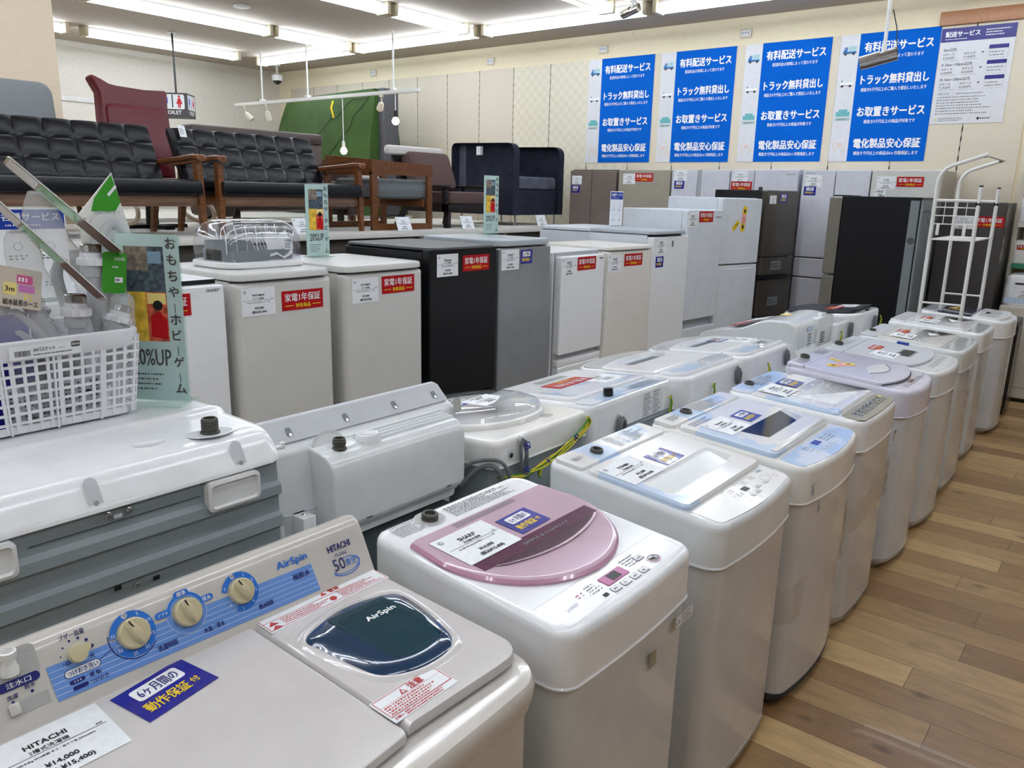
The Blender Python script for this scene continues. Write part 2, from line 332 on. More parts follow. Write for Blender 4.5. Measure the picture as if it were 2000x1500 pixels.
def floor_mat():
    m = mk('floor', '#a98a5e', 0.3, coat=0.04); nt = m.node_tree; N = nt.nodes; L = nt.links; p = N['Principled BSDF']
    tc = N.new('ShaderNodeTexCoord')
    br = N.new('ShaderNodeTexBrick'); br.offset = 0.37; br.offset_frequency = 2; br.squash = 1.4; br.squash_frequency = 3
    br.inputs['Scale'].default_value = 1; br.inputs['Brick Width'].default_value = 0.78; br.inputs['Row Height'].default_value = 0.148
    br.inputs['Mortar Size'].default_value = 0.0012; br.inputs['Mortar Smooth'].default_value = 0.2; br.inputs['Bias'].default_value = 0
    br.inputs['Color1'].default_value = lin('#8e6a46'); br.inputs['Color2'].default_value = lin('#cbaa78'); br.inputs['Mortar'].default_value = lin('#4a3826')
    L.new(tc.outputs['Object'], br.inputs['Vector'])
    mp = N.new('ShaderNodeMapping'); mp.inputs['Scale'].default_value = (2.2, 9, 1); L.new(tc.outputs['Object'], mp.inputs[0])
    n = N.new('ShaderNodeTexNoise'); n.inputs['Scale'].default_value = 3; n.inputs['Detail'].default_value = 9; n.inputs['Roughness'].default_value = 0.65; n.inputs['Distortion'].default_value = 0.7
    L.new(mp.outputs[0], n.inputs['Vector'])
    r = N.new('ShaderNodeValToRGB'); e = r.color_ramp.elements
    e[0].position = 0.3; e[0].color = (0.66, 0.64, 0.61, 1); e[1].position = 0.62; e[1].color = (1.04, 1.03, 1.0, 1)
    L.new(n.outputs['Fac'], r.inputs[0])
    mx = N.new('ShaderNodeMix'); mx.data_type = 'RGBA'; mx.blend_type = 'MULTIPLY'; mx.inputs[0].default_value = 0.8
    L.new(br.outputs['Color'], mx.inputs[6]); L.new(r.outputs[0], mx.inputs[7])
    mp2 = N.new('ShaderNodeMapping'); mp2.inputs['Scale'].default_value = (3.6, 6.5, 1); L.new(tc.outputs['Object'], mp2.inputs[0])
    k = N.new('ShaderNodeTexVoronoi'); k.inputs['Scale'].default_value = 1.0; L.new(mp2.outputs[0], k.inputs['Vector'])
    r2 = N.new('ShaderNodeValToRGB'); e = r2.color_ramp.elements
    e[0].position = 0.05; e[0].color = (0.30, 0.26, 0.22, 1); e[1].position = 0.15; e[1].color = (1, 1, 1, 1)
    L.new(k.outputs['Distance'], r2.inputs[0])
    m2 = N.new('ShaderNodeMix'); m2.data_type = 'RGBA'; m2.blend_type = 'MULTIPLY'; m2.inputs[0].default_value = 0.8
    L.new(mx.outputs[2], m2.inputs[6]); L.new(r2.outputs[0], m2.inputs[7]); L.new(m2.outputs[2], p.inputs['Base Color'])
    r3 = N.new('ShaderNodeMath'); r3.operation = 'MULTIPLY_ADD'; r3.inputs[1].default_value = 0.2; r3.inputs[2].default_value = 0.27
    L.new(n.outputs['Fac'], r3.inputs[0]); L.new(r3.outputs[0], p.inputs['Roughness'])
floor_mat()
b = MB().m('floor'); b.box(WL, WR, WF, WB, -0.1, 0); struct('floor', b)
b = MB().m('ceiling'); b.box(WL, WR, WF, WB, CZ, CZ+0.1); struct('ceiling', b)
b = MB().m('wall_cream'); b.box(WL-.1, WR+.1, WB, WB+.1, 0, CZ); struct('wall_back', b)
b = MB().m('wall_pale'); b.box(WL-.1, WL, WF, WB, 0, CZ); struct('wall_left', b)
mk('wall_far', '#7d776e', .8); b = MB().m('wall_far'); b.box(WR, WR+.1, WF, WB, 0, CZ); struct('wall_right', b)
b = MB().m('wall_far'); b.box(WL-.1, WR+.1, WF-.1, WF, 0, CZ); struct('wall_front', b)
b = MB().m('column_cream'); b.box(-8.1, -7.6, 2.45, 3.235, 0, CZ); struct('column', b)
# display boards on the back wall with slotted standards between them
b = MB(); xs = [-1.02, -1.49]+[-1.49-0.5735*k for k in range(1, 18)]
for x1, x0 in zip(xs, xs[1:]):
    b.m('panel_white' if x1 < -6.3 else ('panel_check' if -6.4 < x1 < -4.9 else 'panel_plain'))
    b.box(x0+.006, x1-.006, WB-.014, WB-.001, 0.02, 3.105)
    b.m('slot_dark'); b.box(x0-.006, x0+.006, WB-.008, WB-.001, 0.02, 3.105)
    b.m('shelf_post')
    for i in range(34): z = 0.2+i*0.085; b.box(x0-.004, x0+.004, WB-.0095, WB-.007, z, z+.045)
struct('trim_1', b)
b = MB().m('beam_wood'); b.box(-1.79, 0.6, WB-.05, WB-.001, 3.10, 3.215, .006); struct('trim_2', b)
b = MB().m('rail_white'); b.box(WL+.001, WL+.03, 3.2, 6.2, 2.62, 2.68, .004); struct('trim_3', b)
b = MB().m('panel_plain'); b.box(-1.0, 3.9, WB-.03, WB-.001, 0.02, 3.05); struct('trim_4', b)
b = MB().m('trim_grey'); b.box(WL, WR, WB-.03, WB-.015, 0, 0.06); struct('baseboard_back', b)

# ------------------------------------------------------------------ ceiling lights
def light_proto(L):
    t = thing('ceiling_light', 'x', 'ceiling light')
    b = MB().m('light_housing'); b.box(-L/2, L/2, -.034, .034, -.05, 0, .006); part('housing', b, t)
    for s in (-1, 1):
        b = MB().m('socket_beige'); b.box(s*(L/2-.02)-.022, s*(L/2-.02)+.022, -.085, .085, -.115, -.002, .008); part('socket', b, t)
    for s in (-1, 1):
        b = MB().m('tube'); b.tube([(-L/2+.04, s*.064, -.088), (L/2-.04, s*.064, -.088)], .0155, 8); part('tube', b, t)
    return t
LA = light_proto(1.12); LB = light_proto(2.08); first = {id(LA): 1, id(LB): 1}
def light(p, x, y, rz, label, group):
    o = p if first.pop(id(p), 0) else copy_tree(p)
    o.location = (x, y, CZ); o.rotation_euler = (0, 0, radians(rz)); o['label'] = label; o['group'] = group
G = 'fluorescent ceiling lights'; H = 'ceiling lights outside the view'; hl = 'long twin tube ceiling light over the shop, in the rows behind the viewer'
light(LA, -8.38, 6.54, 90, 'short twin tube ceiling light at the end of the row above the two black sofas', G)
light(LA, -6.35, 6.50, 90, 'short twin tube ceiling light pointing at the back row, third row from the left wall', G)
light(LA, -4.46, 6.46, 90, 'short twin tube ceiling light close above the bullet camera, cut by the top edge', G)
light(LB, -8.38, 4.90, 90, 'long twin tube ceiling light passing high above the brown sofa and speaker disc', G)
light(LB, -6.35, 4.84, 90, 'long twin tube ceiling light cut by the top edge, third row from the left wall', G)
light(LB, -10.35, 5.76, 90, 'long twin tube ceiling light along the left wall, crossed by the toilet sign pole', G)
light(LB, -10.35, 3.50, 90, 'twin tube ceiling light beside the column, only its end showing', G)
for i, (x, l) in enumerate(((-9.45, 'twin tube ceiling light in the corner of the back row, over the green tent'), (-7.33, 'twin tube ceiling light of the back row above the hanging bulb and rail end'),
        (-5.18, 'twin tube ceiling light of the back row ending at the bullet camera'), (-3.03, 'twin tube ceiling light of the back row above the third blue poster'))):
    light(LB, x, 7.27, 0, l, G)
for x in (-0.88,): light(LB, x, 7.27, 0, hl, H)
for x in (-10.35, -8.38, -6.35, -4.46, -2.5, -0.55, 1.4):
    if x > -4: light(LA, x, 6.46, 90, hl, H)
    y = {-10.35: 1.36, -8.38: 2.76, -6.35: 2.70}.get(x, 4.80)
    while y > -4: light(LB, x, y, 90, hl, H); y -= 2.14

# ------------------------------------------------------------------ things on ceiling and walls
b = MB().m('white_matt'); b.lathe([(.0, 0), (.085, 0), (.085, -.008), (.075, -.014), (.0, -.014)][::-1], 24, (0, 0)); b.m('paper_grey'); b.ring(0, 0, .045, .055, -.0145)
single('speaker', b, 'small round white speaker disc set in the ceiling', 'speaker', mat=T(-7.74, 5.17, CZ))
def dome_cam():
    t = thing('security_camera', 'white dome security camera hanging at the far corner under the ceiling', 'camera', (-10.79, 7.76, CZ))
    b = MB().m('white_matt'); b.lathe([(.0, -.03), (.05, -.03), (.05, 0), (0, 0)], 16); b.tube([(0, 0, -.03), (0, 0, -.15)], .018); part('mount', b, t)
    b = MB().m('white_matt'); b.lathe([(.07, -.24), (.08, -.22), (.08, -.16), (.03, -.14), (0, -.14)], 20); part('housing', b, t)
    b = MB().m('dark_glass'); b.lathe([(0, -.30), (.04, -.285), (.062, -.26), (.067, -.238), (0, -.238)], 20); part('dome', b, t)
dome_cam()
def bullet(name, label, x, y, drop, rz, tilt, s):
    t = thing(name, label, 'camera', (x, y, CZ), rz)
    b = MB().m('white_matt'); b.lathe([(.045*s, -.02), (.05*s, 0), (0, 0)][::1], 16, (0, 1)); b.m('pole_white'); b.tube([(0, 0, 0), (0, 0, -drop)], .014*s); part('pole', b, t)
    b = MB().m('chrome'); b.at(T(0, 0, -drop-.05*s) @ RY(tilt)); b.tube([(-.14*s, 0, 0), (.1*s, 0, 0)], .05*s, 16); b.tube([(-.17*s, 0, .006), (-.02, 0, .006)], .053*s, 16, (0, 0)); part('housing', b, t)
    b = MB().m('dark_glass'); b.at(T(0, 0, -drop-.05*s) @ RY(tilt)); b.tube([(-.143*s, 0, 0), (-.139*s, 0, 0)], .04*s, 16); part('lens', b, t)
    b = MB().m('black'); b.tube([(.03, 0, -drop*.55), (.07, .01, -drop*.75), (.10*s, 0, -drop-.04*s)], .004); part('cable', b, t)
bullet('security_camera', 'silver bullet camera under the back light row, between lights', -4.22, 7.08, .06, -10, -12, .75)
bullet('security_camera', 'large silver bullet camera on a long pole, in front of the fourth blue poster', -1.88, 7.0, .66, 10, -14, 1.0)
bp = MB().m('lamp_beige'); bp.box(-.06, .06, -.02, 0, -.045, .045, .006); bp.m('paper'); bp.box(-.045, .045, -.026, -.018, -.025, .025, .004); bp.m('ink')
for i in (-.028, 0, .028): bp.box(i-.004, i+.004, -.0275, -.025, -.008, .010)
om = bp.mesh('wall_socket')
for x, z, l in ((-5.33, 3.21, 'above the first blue poster from the left'), (-7.04, 3.21, 'above the plain wall boards, second from the corner'), (-9.28, 3.22, 'above the green tent, nearest the corner'), (-3.61, 3.22, 'above the gap between second and third blue posters')):
    o = put('wall_socket', om, None, T(x, WB-.0015, z)); o['label'] = 'small beige socket plate high ' + l; o['category'] = 'wall socket'; o['group'] = 'sockets high on the back wall'
# toilet sign
t = thing('hanging_sign', 'dark grey hanging toilet sign box with man and woman figures', 'sign', (-9.72, 5.5, 2.38), 44)
b = MB().m('sign_dark'); b.box(-.17, .17, -.17, .17, 0, .28, .004); part('box', b, t)
b = MB().m('black'); b.tube([(0, 0, .28), (0, 0, CZ-2.38-.01)], .012); b.m('white_matt'); b.lathe([(.055, CZ-2.38-.02), (.03, CZ-2.38), (0, CZ-2.38)], 16, (1, 0)); part('pole', b, t)
for F in (frame((-.17, -.171, 0), (1, 0, 0), (0, 0, 1)), frame((.171, -.17, 0), (0, 1, 0), (0, 0, 1))):
    b = MB().m('paper'); b.plate(rrect(.28, .17, .02, cx=.17, cy=.175), 0, .001)
    for cx, mt, fem in ((.09, 'man_blue', 0), (.25, 'woman_red', 1)):
        b.m(mt); b.disc(cx, .238, .014, .002)
        if fem: b.poly([(cx-.012, .22), (cx+.012, .22), (cx+.036, .15), (cx-.036, .15)][::-1], .002)
        else: b.rect(cx-.026, .155, cx+.026, .222, .002)
        b.rect(cx-.016, .105, cx-.002, .16, .0021); b.rect(cx+.002, .105, cx+.016, .16, .0021)
    b.m('ink'); b.rect(.163, .105, .177, .255, .002)
    b.m('ink_white'); b.text('TOILET', .07, .03, .20, .042, .0015, 2, True); part('pictogram', b, t, mat=F)
# light track with lamps and pendant bulbs
t = thing('light_track', 'long white lighting track hung from the ceiling by thin poles', 'light track', (-8.75, 6.9, 2.70))
b = MB().m('rail_white'); b.box(-1.86, 1.86, -.02, .02, -.02, .022, .003); part('track', b, t)
for x in (-1.2, -.2, 1.42):
    b = MB().m('pole_white'); b.tube([(x, 0, .02), (x, 0, CZ-2.70)], .011); b.box(x-.03, x+.03, -.03, .03, .02, .05, .004); part('hanger', b, t)
for x, l in ((-10.37, 'white spot lamp at the left end of the lighting track, unlit'), (-9.86, 'lit white spot lamp on the lighting track, second from its left end'), (-7.54, 'beige spot lamp on the lighting track beside the right hanging bulb')):
    s = thing('spot_lamp', l, 'spot lamp', (x, 6.9, 2.68), 0, 'lamps on the lighting track')
    b = MB().m('lamp_beige'); b.box(-.025, .025, -.015, .015, -.025, 0, .003); b.tube([(0, 0, -.02), (0, 0, -.08)], .007); part('stem', b, s)
    b = MB().m('lamp_beige'); b.at(T(0, 0, -.09) @ RY(-35 if x < -10 else (15 if x < -9 else 55)) @ RX(25)); b.lathe([(.035, -.13), (.042, -.12), (.036, -.03), (.02, 0), (0, 0)], 14, (0, 0)); part('shade', b, s)
    b = MB().m('spot_glow' if -10 < x < -9 else 'chrome'); b.at(T(0, 0, -.09) @ RY(-35 if x < -10 else (15 if x < -9 else 55)) @ RX(25)); b.lathe([(0, -.125), (.034, -.12), (.0, -.119)], 14); part('bulb', b, s)
for x, d, m, l in ((-8.26, .52, 'white_matt', 'hanging round bulb on a long white cord in front of the green tent'), (-7.30, .19, 'black_matt', 'hanging round bulb in a black holder on a short cord near the track end')):
    s = thing('pendant_bulb', l, 'pendant lamp', (x, 6.9, 2.68), 0, 'pendant bulbs on the lighting track')
    b = MB().m('white_matt'); b.tube([(0, 0, 0), (0, 0, -d)], .006); part('cord', b, s)
    b = MB().m(m); b.lathe([(.02, -d-.075), (.022, -d-.06), (.018, -d), (0, -d+.005)], 12); part('holder', b, s)
    b = MB().m('bulb'); b.lathe([(0, -d-.165), (.03, -d-.155), (.046, -d-.12), (.03, -d-.085), (.016, -d-.07)], 16, (1, 0)); part('bulb', b, s)
b = MB().m('white_matt'); b.box(0, .02, -.04, .04, -.06, .06, .004); b.m('ink'); b.box(.02, .021, -.02, .02, .0, .04); b.m('cord_grey'); b.tube([(.01, 0, .06), (.02, .01, .25), (.02, -.03, .40), (.02, .05, .46), (.02, .02, .34)], .006)
single('wall_sensor', b, 'small white box with a looped cable on the left wall beside the column', 'sensor', mat=T(WL+.002, 4.72, 2.12))

# ------------------------------------------------------------------ posters on the back wall
def service_poster():
    W, Hh = .87, 1.16; b = MB(); s = Hh/4
    b.m('poster_white'); b.box(0, W, 0, Hh, 0, .002); b.m('poster_blue'); b.rect(.205*W, 0, W, Hh, .0025)
    txt = [('有料配送サービス', '配送料金は地域によって変わります'), ('トラック無料貸出し', '税抜き5千円以上のご購入で貸出しいたします'), ('お取置きサービス', '税抜き5千円以上の商品が対象です'), ('電化製品安心保証', '税抜き千円以上の商品は6ヶ月間保証します')]
    for i, (a, c) in enumerate(txt):
        y = Hh-(i+1)*s
        b.m('ink_white'); b.text(a, .26*W, y+.42*s, .68*W, .30*s, .0032, 2, True); b.text(c, (.34 if i in (0, 2) else .27)*W, y+.20*s, (.52 if i in (0, 2) else .66)*W, .12*s, .0032, 1, True)
        b.m('poster_white'); b.rect(0, y-.001, .205*W, y+.001, .0028)
        cx, cy = .105*W, y+.5*s
        if i < 2:
            k = 'truck_blue' if i == 0 else 'truck_white'
            b.m(k); b.rect(cx-.06, cy-.022, cx+.062, cy-.005, .003); b.poly([(cx-.06, cy-.01), (cx-.02, cy-.01), (cx-.02, cy+.035), (cx-.046, cy+.035)], .003)
            b.m('truck_light' if i == 0 else 'truck_white'); b.rect(cx-.014, cy-.005, cx+.062, cy+(.042 if i == 0 else .006), .003)
            b.m('slate_blue'); b.poly([(cx-.052, cy+.01), (cx-.03, cy+.01), (cx-.03, cy+.03), (cx-.044, cy+.03)], .0034)
            b.m('ink'); b.disc(cx-.035, cy-.027, .012, .0036); b.disc(cx+.038, cy-.027, .012, .0036); b.rect(cx-.06, cy-.024, cx+.062, cy-.019, .0034)
        elif i == 2:
            b.m('teal_ink'); b.rect(cx-.055, cy-.015, cx+.055, cy+.02, .003); b.rect(cx-.042, cy+.01, cx+.042, cy+.05, .003); b.rect(cx-.065, cy-.015, cx-.045, cy+.03, .0034); b.rect(cx+.045, cy-.015, cx+.065, cy+.03, .0034)
            b.m('teal_pale'); b.rect(cx-.068, cy-.055, cx+.068, cy-.028, .003); b.m('grey_ink'); b.dashes(cx-.04, cy-.048, cx+.04, cy-.036, 1, .0034, 2, .8, .1, .15)
        else:
            b.m('pale_heart'); b.poly([(cx+.026*(16*sin(q)**3)/16, cy+.01+.026*(13*cos(q)-5*cos(2*q)-2*cos(3*q)-cos(4*q))/16) for q in [-2*pi*j/24 for j in range(24)]], .003)
            b.m('pale_hand')
            for sg in (-1, 1): b.poly([(cx+sg*x_, cy+y_) for x_, y_ in ((.02, -.07), (.045, -.07), (.06, -.02), (.062, .04), (.05, .04), (.046, -.005), (.02, -.04))][::sg], .003)
    return b.mesh('service_poster')
pm = service_poster()
for x, l in ((-5.515, 'blue service poster nearest the green tent, first of four from the left'), (-4.56, 'blue service poster second from the left on the cream wall'), (-3.59, 'blue service poster third from the left, above the two white tall fridges'), (-2.64, 'blue service poster fourth from the left, behind the camera on the pole')):
    o = put('service_poster', pm, None, frame((x, WB-.0165, 1.945), (1, 0, 0), (0, 0, 1))); o['label'] = l; o['category'] = 'poster'; o['group'] = 'blue service posters'
b = MB().m('poster_white'); b.box(0, .58, 0, .81, 0, .002); b.m('poster_navy'); b.rect(0, .695, .58, .81, .0025)
b.m('ink_white'); b.text('配送サービス', .035, .735, .27, .045, .003, 2, True); b.dashes(.035, .712, .30, .722, 1, .003, 1); b.dashes(.35, .72, .54, .785, 3, .003, 2, .4, .02, .06)
for i, (a, p, q) in enumerate((('5km以内', '4,950円', '7,150円'), ('5.1km−10km以内', '6,000円', '8,250円'), ('10.1km−20km以内', '7,150円', '9,350円'))):
    y = .615-i*.125
    b.m('ink'); b.text(a, .035, y, .10 if i == 0 else .24, .03, .003, 1, True); b.text('小サイズ', .035, y-.035, .09, .022, .003, 1, True); b.text('大サイズ', .20, y-.035, .09, .022, .003, 1, True)
    b.text(p, .035, y-.065, .09, .02, .003, 1, True); b.text(q, .20, y-.065, .09, .02, .003, 1, True); b.rect(.035, y-.075, .16, y-.0735, .003); b.rect(.20, y-.075, .32, y-.0735, .003); b.poly([(.34, y-.03), (.36, y-.022), (.34, y-.014)], .003)
    b.m('poster_navy'); b.rect(.39, y, .54, y+.032, .003); b.m('grey_ink'); b.frame_rect(.39, y-.075, .54, y, .001, .003); b.dashes(.40, y-.065, .53, y-.015, 2, .003, 5+i, .4, .04, .09)
b.m('grey_ink'); b.frame_rect(.03, .245, .16, .27, .001, .003); b.dashes(.04, .25, .15, .265, 1, .003, 9, .6, .06, .1); b.dashes(.18, .25, .50, .263, 1, .003, 8, .5); b.dashes(.035, .075, .52, .24, 7, .003, 11, .35, .01, .03)
b.m('yellow_soft'); b.poly([(.03, .03), (.055, .03), (.0425, .052)], .003); b.m('grey_ink'); b.dashes(.065, .02, .32, .055, 3, .003, 12, .4); b.m('ink'); b.disc(.385, .04, .011, .003); b.dashes(.40, .032, .52, .048, 1, .003, 14, .8, .06, .09)
single('delivery_poster', b, 'white delivery price poster with a navy header, under the wooden beam', 'poster', mat=frame((-1.765, WB-.0165, 2.268), (1, 0, 0), (0, 0, 1)))

# ------------------------------------------------------------------ printed labels (shared meshes, width 1)
_lb = {}
def label_mesh(kind, a='', b_='', c='', d=''):
    key = (kind, a, b_, c, d)
    if key in _lb: return _lb[key]
    b = MB(); b.zs = 0.0015
    if kind == 'red':
        b.m('label_red'); b.box(-.5, .5, -.195, .195, 0, .004); b.m('ink_white'); b.text('家電1年保証', -.43, -.02, .86, .16, .007, 1, True)
        b.m('yellow'); b.text('対象商品', -.18, -.15, .36, .09, .007, 1, True); b.rect(-.43, -.11, -.23, -.098, .007); b.rect(.23, -.11, .43, -.098, .007)
    elif kind == 'blue':
        b.m('label_blue'); b.box(-.5, .5, -.36, .36, 0, .006); b.m('ink_white'); b.poly(rrect(.66, .26, .05, 4, cx=0, cy=.15), .009)
        b.m('navy_ink'); b.text('6ヶ月間の', -.27, .06, .54, .18, .011, 1, True)
        b.m('yellow'); b.text('動作保証', -.38, -.24, .60, .19, .011, 1, True); b.text('付', .26, -.20, .11, .12, .011, 1, True)
    elif kind == 'price':
        b.m('paper'); b.box(-.5, .5, -.36, .36, 0, .004); b.m('grey_ink'); b.ring(-.39, .26, .03, .042, .006, n=12); b.dashes(-.42, .235, -.36, .285, 2, .006, 4, .6, .2, .4)
        b.m('ink'); b.text(a, -.17, .13, .34, .075, .006, 2); b.text(b_, -.16, .05, .32, .055, .006, 1); b.rect(-.46, .03, .46, .037, .006); b.dashes(.38, .05, .46, .075, 1, .006, 8, .8, .1, .2)
        b.text(c, -.34, -.045, .68, .05, .006, 1); b.text('¥' + d, -.12, -.205, .26, .075, .006, 2); b.text('(税込¥' + format(int(round(int(d.replace(',', ''))*1.1)), ',') + ')', -.21, -.31, .44, .08, .006, 2)
    elif kind == 'bar':
        b.m('paper'); b.box(-.5, .5, -.55, .55, 0, .006); b.m('ink'); b.barcode(-.15, .18, .43, .45, .009); b.ring(-.32, .33, .05, .08, .009, n=10)
        b.dashes(-.4, -.45, .42, .12, 5, .009, 6, .6, .03, .12)
    elif kind == 'warn':
        b.m('paper'); b.box(-.5, .5, -.18, .18, 0, .004); b.m('ink'); b.frame_rect(-.5, -.18, .5, .18, .012, .006)
        b.poly([(-.44, -.08), (-.26, -.08), (-.35, .08)], .006); b.m('paper'); b.poly([(-.41, -.063), (-.29, -.063), (-.35, .046)], .0065); b.m('ink'); b.rect(-.355, -.03, -.345, .02, .007); b.dashes(-.2, -.14, .45, .14, 4, .006, 5, .45, .02, .06)
    elif kind == 'dense':
        b.m('paper'); b.box(-.5, .5, -.4, .4, 0, .003); b.m('grey_ink'); b.frame_rect(-.49, -.39, -.05, .2, .008, .005); b.frame_rect(0, -.39, .49, .39, .008, .005); b.dashes(-.46, -.36, -.08, .36, 10, .005, 3, .5, .03, .12); b.dashes(.03, -.36, .46, .36, 10, .005, 9, .5, .03, .15)
    elif kind == 'print':      # black print straight on the plastic
        b.m('grey_ink'); b.dashes(-.5, -.2, .5, .2, int(a or 5), .003, int(b_ or 1), .45, .012, .05)
    elif kind == 'energy':
        b.m('pink_card'); b.box(-.5, .5, -.16, .16, 0, .004); b.m('yellow'); b.disc(-.36, 0, .19, .006, 20, .15); b.disc(.36, 0, .19, .006, 20, .15); b.m('ink'); b.rect(-.42, -.06, -.25, .06, .008); b.rect(.25, -.06, .40, .06, .008); b.m('red_ink'); b.dashes(-.18, -.1, .18, .1, 2, .008, 7, .5, .1, .3)
    elif kind == 'yellow':
        b.m('yellow'); b.box(-.5, .5, -.2, .2, 0, .004); b.m('ink'); b.dashes(-.42, -.14, .42, .14, 2, .006, 7, .6, .06, .15)
    elif kind == 'tag':
        b.m('paper'); b.box(-.5, .5, -.36, .36, 0, .004); b.m('ink'); b.text('冷蔵室', -.42, .1, .7, .18, .006, 1, True); b.dashes(-.1, -.25, .42, .02, 2, .006, 3, .7, .1, .3)
    me = b.mesh(kind + '_label', False); _lb[key] = me; return me
NAMES = {'red': 'warranty_label', 'blue': 'warranty_label', 'price': 'price_label', 'bar': 'barcode_label', 'warn': 'warning_label', 'dense': 'instruction_label', 'print': 'printed_notes', 'energy': 'energy_label', 'yellow': 'yellow_label', 'tag': 'compartment_label'}
LAB = {'red': 'red warranty label', 'blue': 'blue warranty label', 'price': 'white price label', 'yellow': 'yellow sticker', 'energy': 'pink and yellow sticker'}
def stick(kind, parent, F, u, v, wd, rot=0, n=.0008, args=(), hs=1.0):
    o = put(NAMES[kind], label_mesh(kind, *args), parent, F @ T(u, v, n) @ RZ(rot) @ Matrix.Diagonal((wd, wd*hs, wd, 1)))
    if kind in LAB: o['label'] = LAB[kind]
    return o

# ------------------------------------------------------------------ top-loading washing machines
class Washer:
    """local frame: front faces -y, right hand is +x, origin on the floor under the middle"""
    def __init__(s, label, x0, x1, y0, y1, zb, zf, face=1, body='steel_white', top='white', skirt=.115, group='washing machines in the aisle row', rad=.042, bow=.012, taper=.99, foot='trim_grey', name='washing_machine'):
        s.W = y1-y0; s.D = abs(x1-x0); s.zb, s.zf = zb, zf
        s.t = thing(name, label, 'washing machine', ((x0+x1)/2, (y0+y1)/2, 0), 90 if face > 0 else -90, group)
        W, D = s.W, s.D
        s.zt = lambda y: zb+(zf-zb)*(D/2-y)/D
        s.F = frame((0, 0, (zb+zf)/2), (1, 0, 0), (0, D, zb-zf))
        sk = min(zb, zf)-skirt; s.sk = sk
        o = rrect(W-.012, D-.012, rad, 5, bow); i = rrect((W-.012)*taper, (D-.012)*taper, rad, 5, bow)
        b = MB().m(body); b.loft([[(x, y, .045) for x, y in i], [(x, y, sk+.02) for x, y in o]]); part('body', b, s.t)
        b = MB().m(foot); b.loft([[(x, y, 0) for x, y in rrect(W*.9, D*.9, rad, 5)], [(x, y, .03) for x, y in rrect(W*.965, D*.965, rad, 5, bow)], [(x, y, .05) for x, y in rrect(W*.972, D*.972, rad, 5, bow)]]); part('base', b, s.t)
        def ring(ins, dz, base=None):
            P = rrect(W-2*ins, D-2*ins, max(.004, rad-ins*.6), 5, bow)
            return [(x, y, base if base is not None else s.zt(y)+dz) for x, y in P]
        b = MB().m(top); b.loft([ring(.007, 0, sk-.003), ring(-.0015, 0, sk-.001), ring(-.002, 0, sk+.002), ring(0, 0, sk+.005), ring(0, 0, sk+.010), ring(0, -.020), ring(.0012, -.011), ring(.0045, -.0042), ring(.010, -.0008), ring(.015, 0), ring(.022, .0002)], (1, 1)); part('top_cover', b, s.t)
        b = MB().m('seam'); b.loft([ring(.0055, 0, sk-.005), ring(.0055, 0, sk-.001)], (0, 0)); part('seam_strip', b, s.t)
    def mb(s, mat): return MB().m(mat).at(s.F)
    def slab(s, name, mat, u0, u1, v0, v1, h, r=.02, bev=.005, bow=0, label=None, n0=0.0003):
        b = s.mb(mat); b.plate(rrect(u1-u0, v1-v0, r, 4, bow, (u0+u1)/2, (v0+v1)/2), n0, h, bev); return part(name, b, s.t, label)
    def recess_lid(s, mat, trough, u0, u1, v0, v1, h, ru0, ru1, rv0, rv1, dep, r=.02, slope=0.0, n0=0.0003, bow=0, bev=.006):
        """raised lid with a hand recess sunk into it"""
        o = rrect(u1-u0, v1-v0, r, 5, bow, (u0+u1)/2, (v0+v1)/2); k = rrect(u1-u0-2*bev, v1-v0-2*bev, r*.8, 5, bow, (u0+u1)/2, (v0+v1)/2)
        q = rrect(ru1-ru0, rv1-rv0, .02, 5, bow, (ru0+ru1)/2, (rv0+rv1)/2); q2 = rrect(ru1-ru0-.03, rv1-rv0-.03, .012, 5, bow, (ru0+ru1)/2, (rv0+rv1)/2)
        b = s.mb(mat); b.loft([[(x, y, n0) for x, y in o], [(x, y, h-bev) for x, y in o], [(x, y, h) for x, y in k], [(x, y, h) for x, y in q]], (0, 0))
        b.m(trough); b.loft([[(x, y, h) for x, y in q], [(x, y, h-dep*(.25+.75*(rv1-y)/(rv1-rv0)) if slope else h-dep) for x, y in q2]], (0, 1))
        return part('lid', b, s.t)
    def inlet(s, u, v, r=.018, h=.014, dish=True):
        b = s.mb('stub'); b.lathe([(r*1.1, 0), (r*1.1, h*.35), (r, h*.4), (r, h*.6), (r*1.08, h*.62), (r*1.08, h*.8), (r, h*.85), (r, h), (r*.7, h), (r*.65, h*.5), (0, h*.5)], 18, (0, 1), (u, v, .001)); part('water_inlet', b, s.t, 'grey water inlet stub')
        if dish: b = s.mb('trough'); b.disc(u, v, r*2.0, .0008, 24, r*1.7); b.m('lid_dull'); b.ring(u, v, r*2.0, r*2.2, .0012, k=.85); part('inlet_dish', b, s.t)
    def buttons(s, pts, w, h, n, mat='lid_grey', round_=False):
        for u, v in pts:
            b = s.mb('seam'); b.poly(rrect(w+.003, h+.003, .003 if not round_ else h/2, 4, cx=u, cy=v), n+.0003); b.m(mat); b.plate(rrect(w, h, .004 if not round_ else h/2-.0005, 4, cx=u, cy=v), n, n+.0016, .0008); b.m('ink'); b.dashes(u-w*.28, v-h*.2, u+w*.28, v+h*.2, 1, n+.0018, int(u*1000) % 97, .7, .15, .3); part('button', b, s.t)
    def price(s, u, v, wd, brand, kind, model, yen, rot=0, n=.0008): stick('price', s.t, s.F, u, v, wd, rot, n, (brand, kind, model, yen))
    def front(s): return frame((0, -s.D/2-.006, 0), (1, 0, 0), (0, 0, 1))
    def left(s): return frame((-s.W/2+.003, 0, 0), (0, -1, 0), (0, 0, 1))
    def back(s): return frame((0, s.D/2+.001, 0), (-1, 0, 0), (0, 0, 1))

AUTO = '全自動洗濯機'
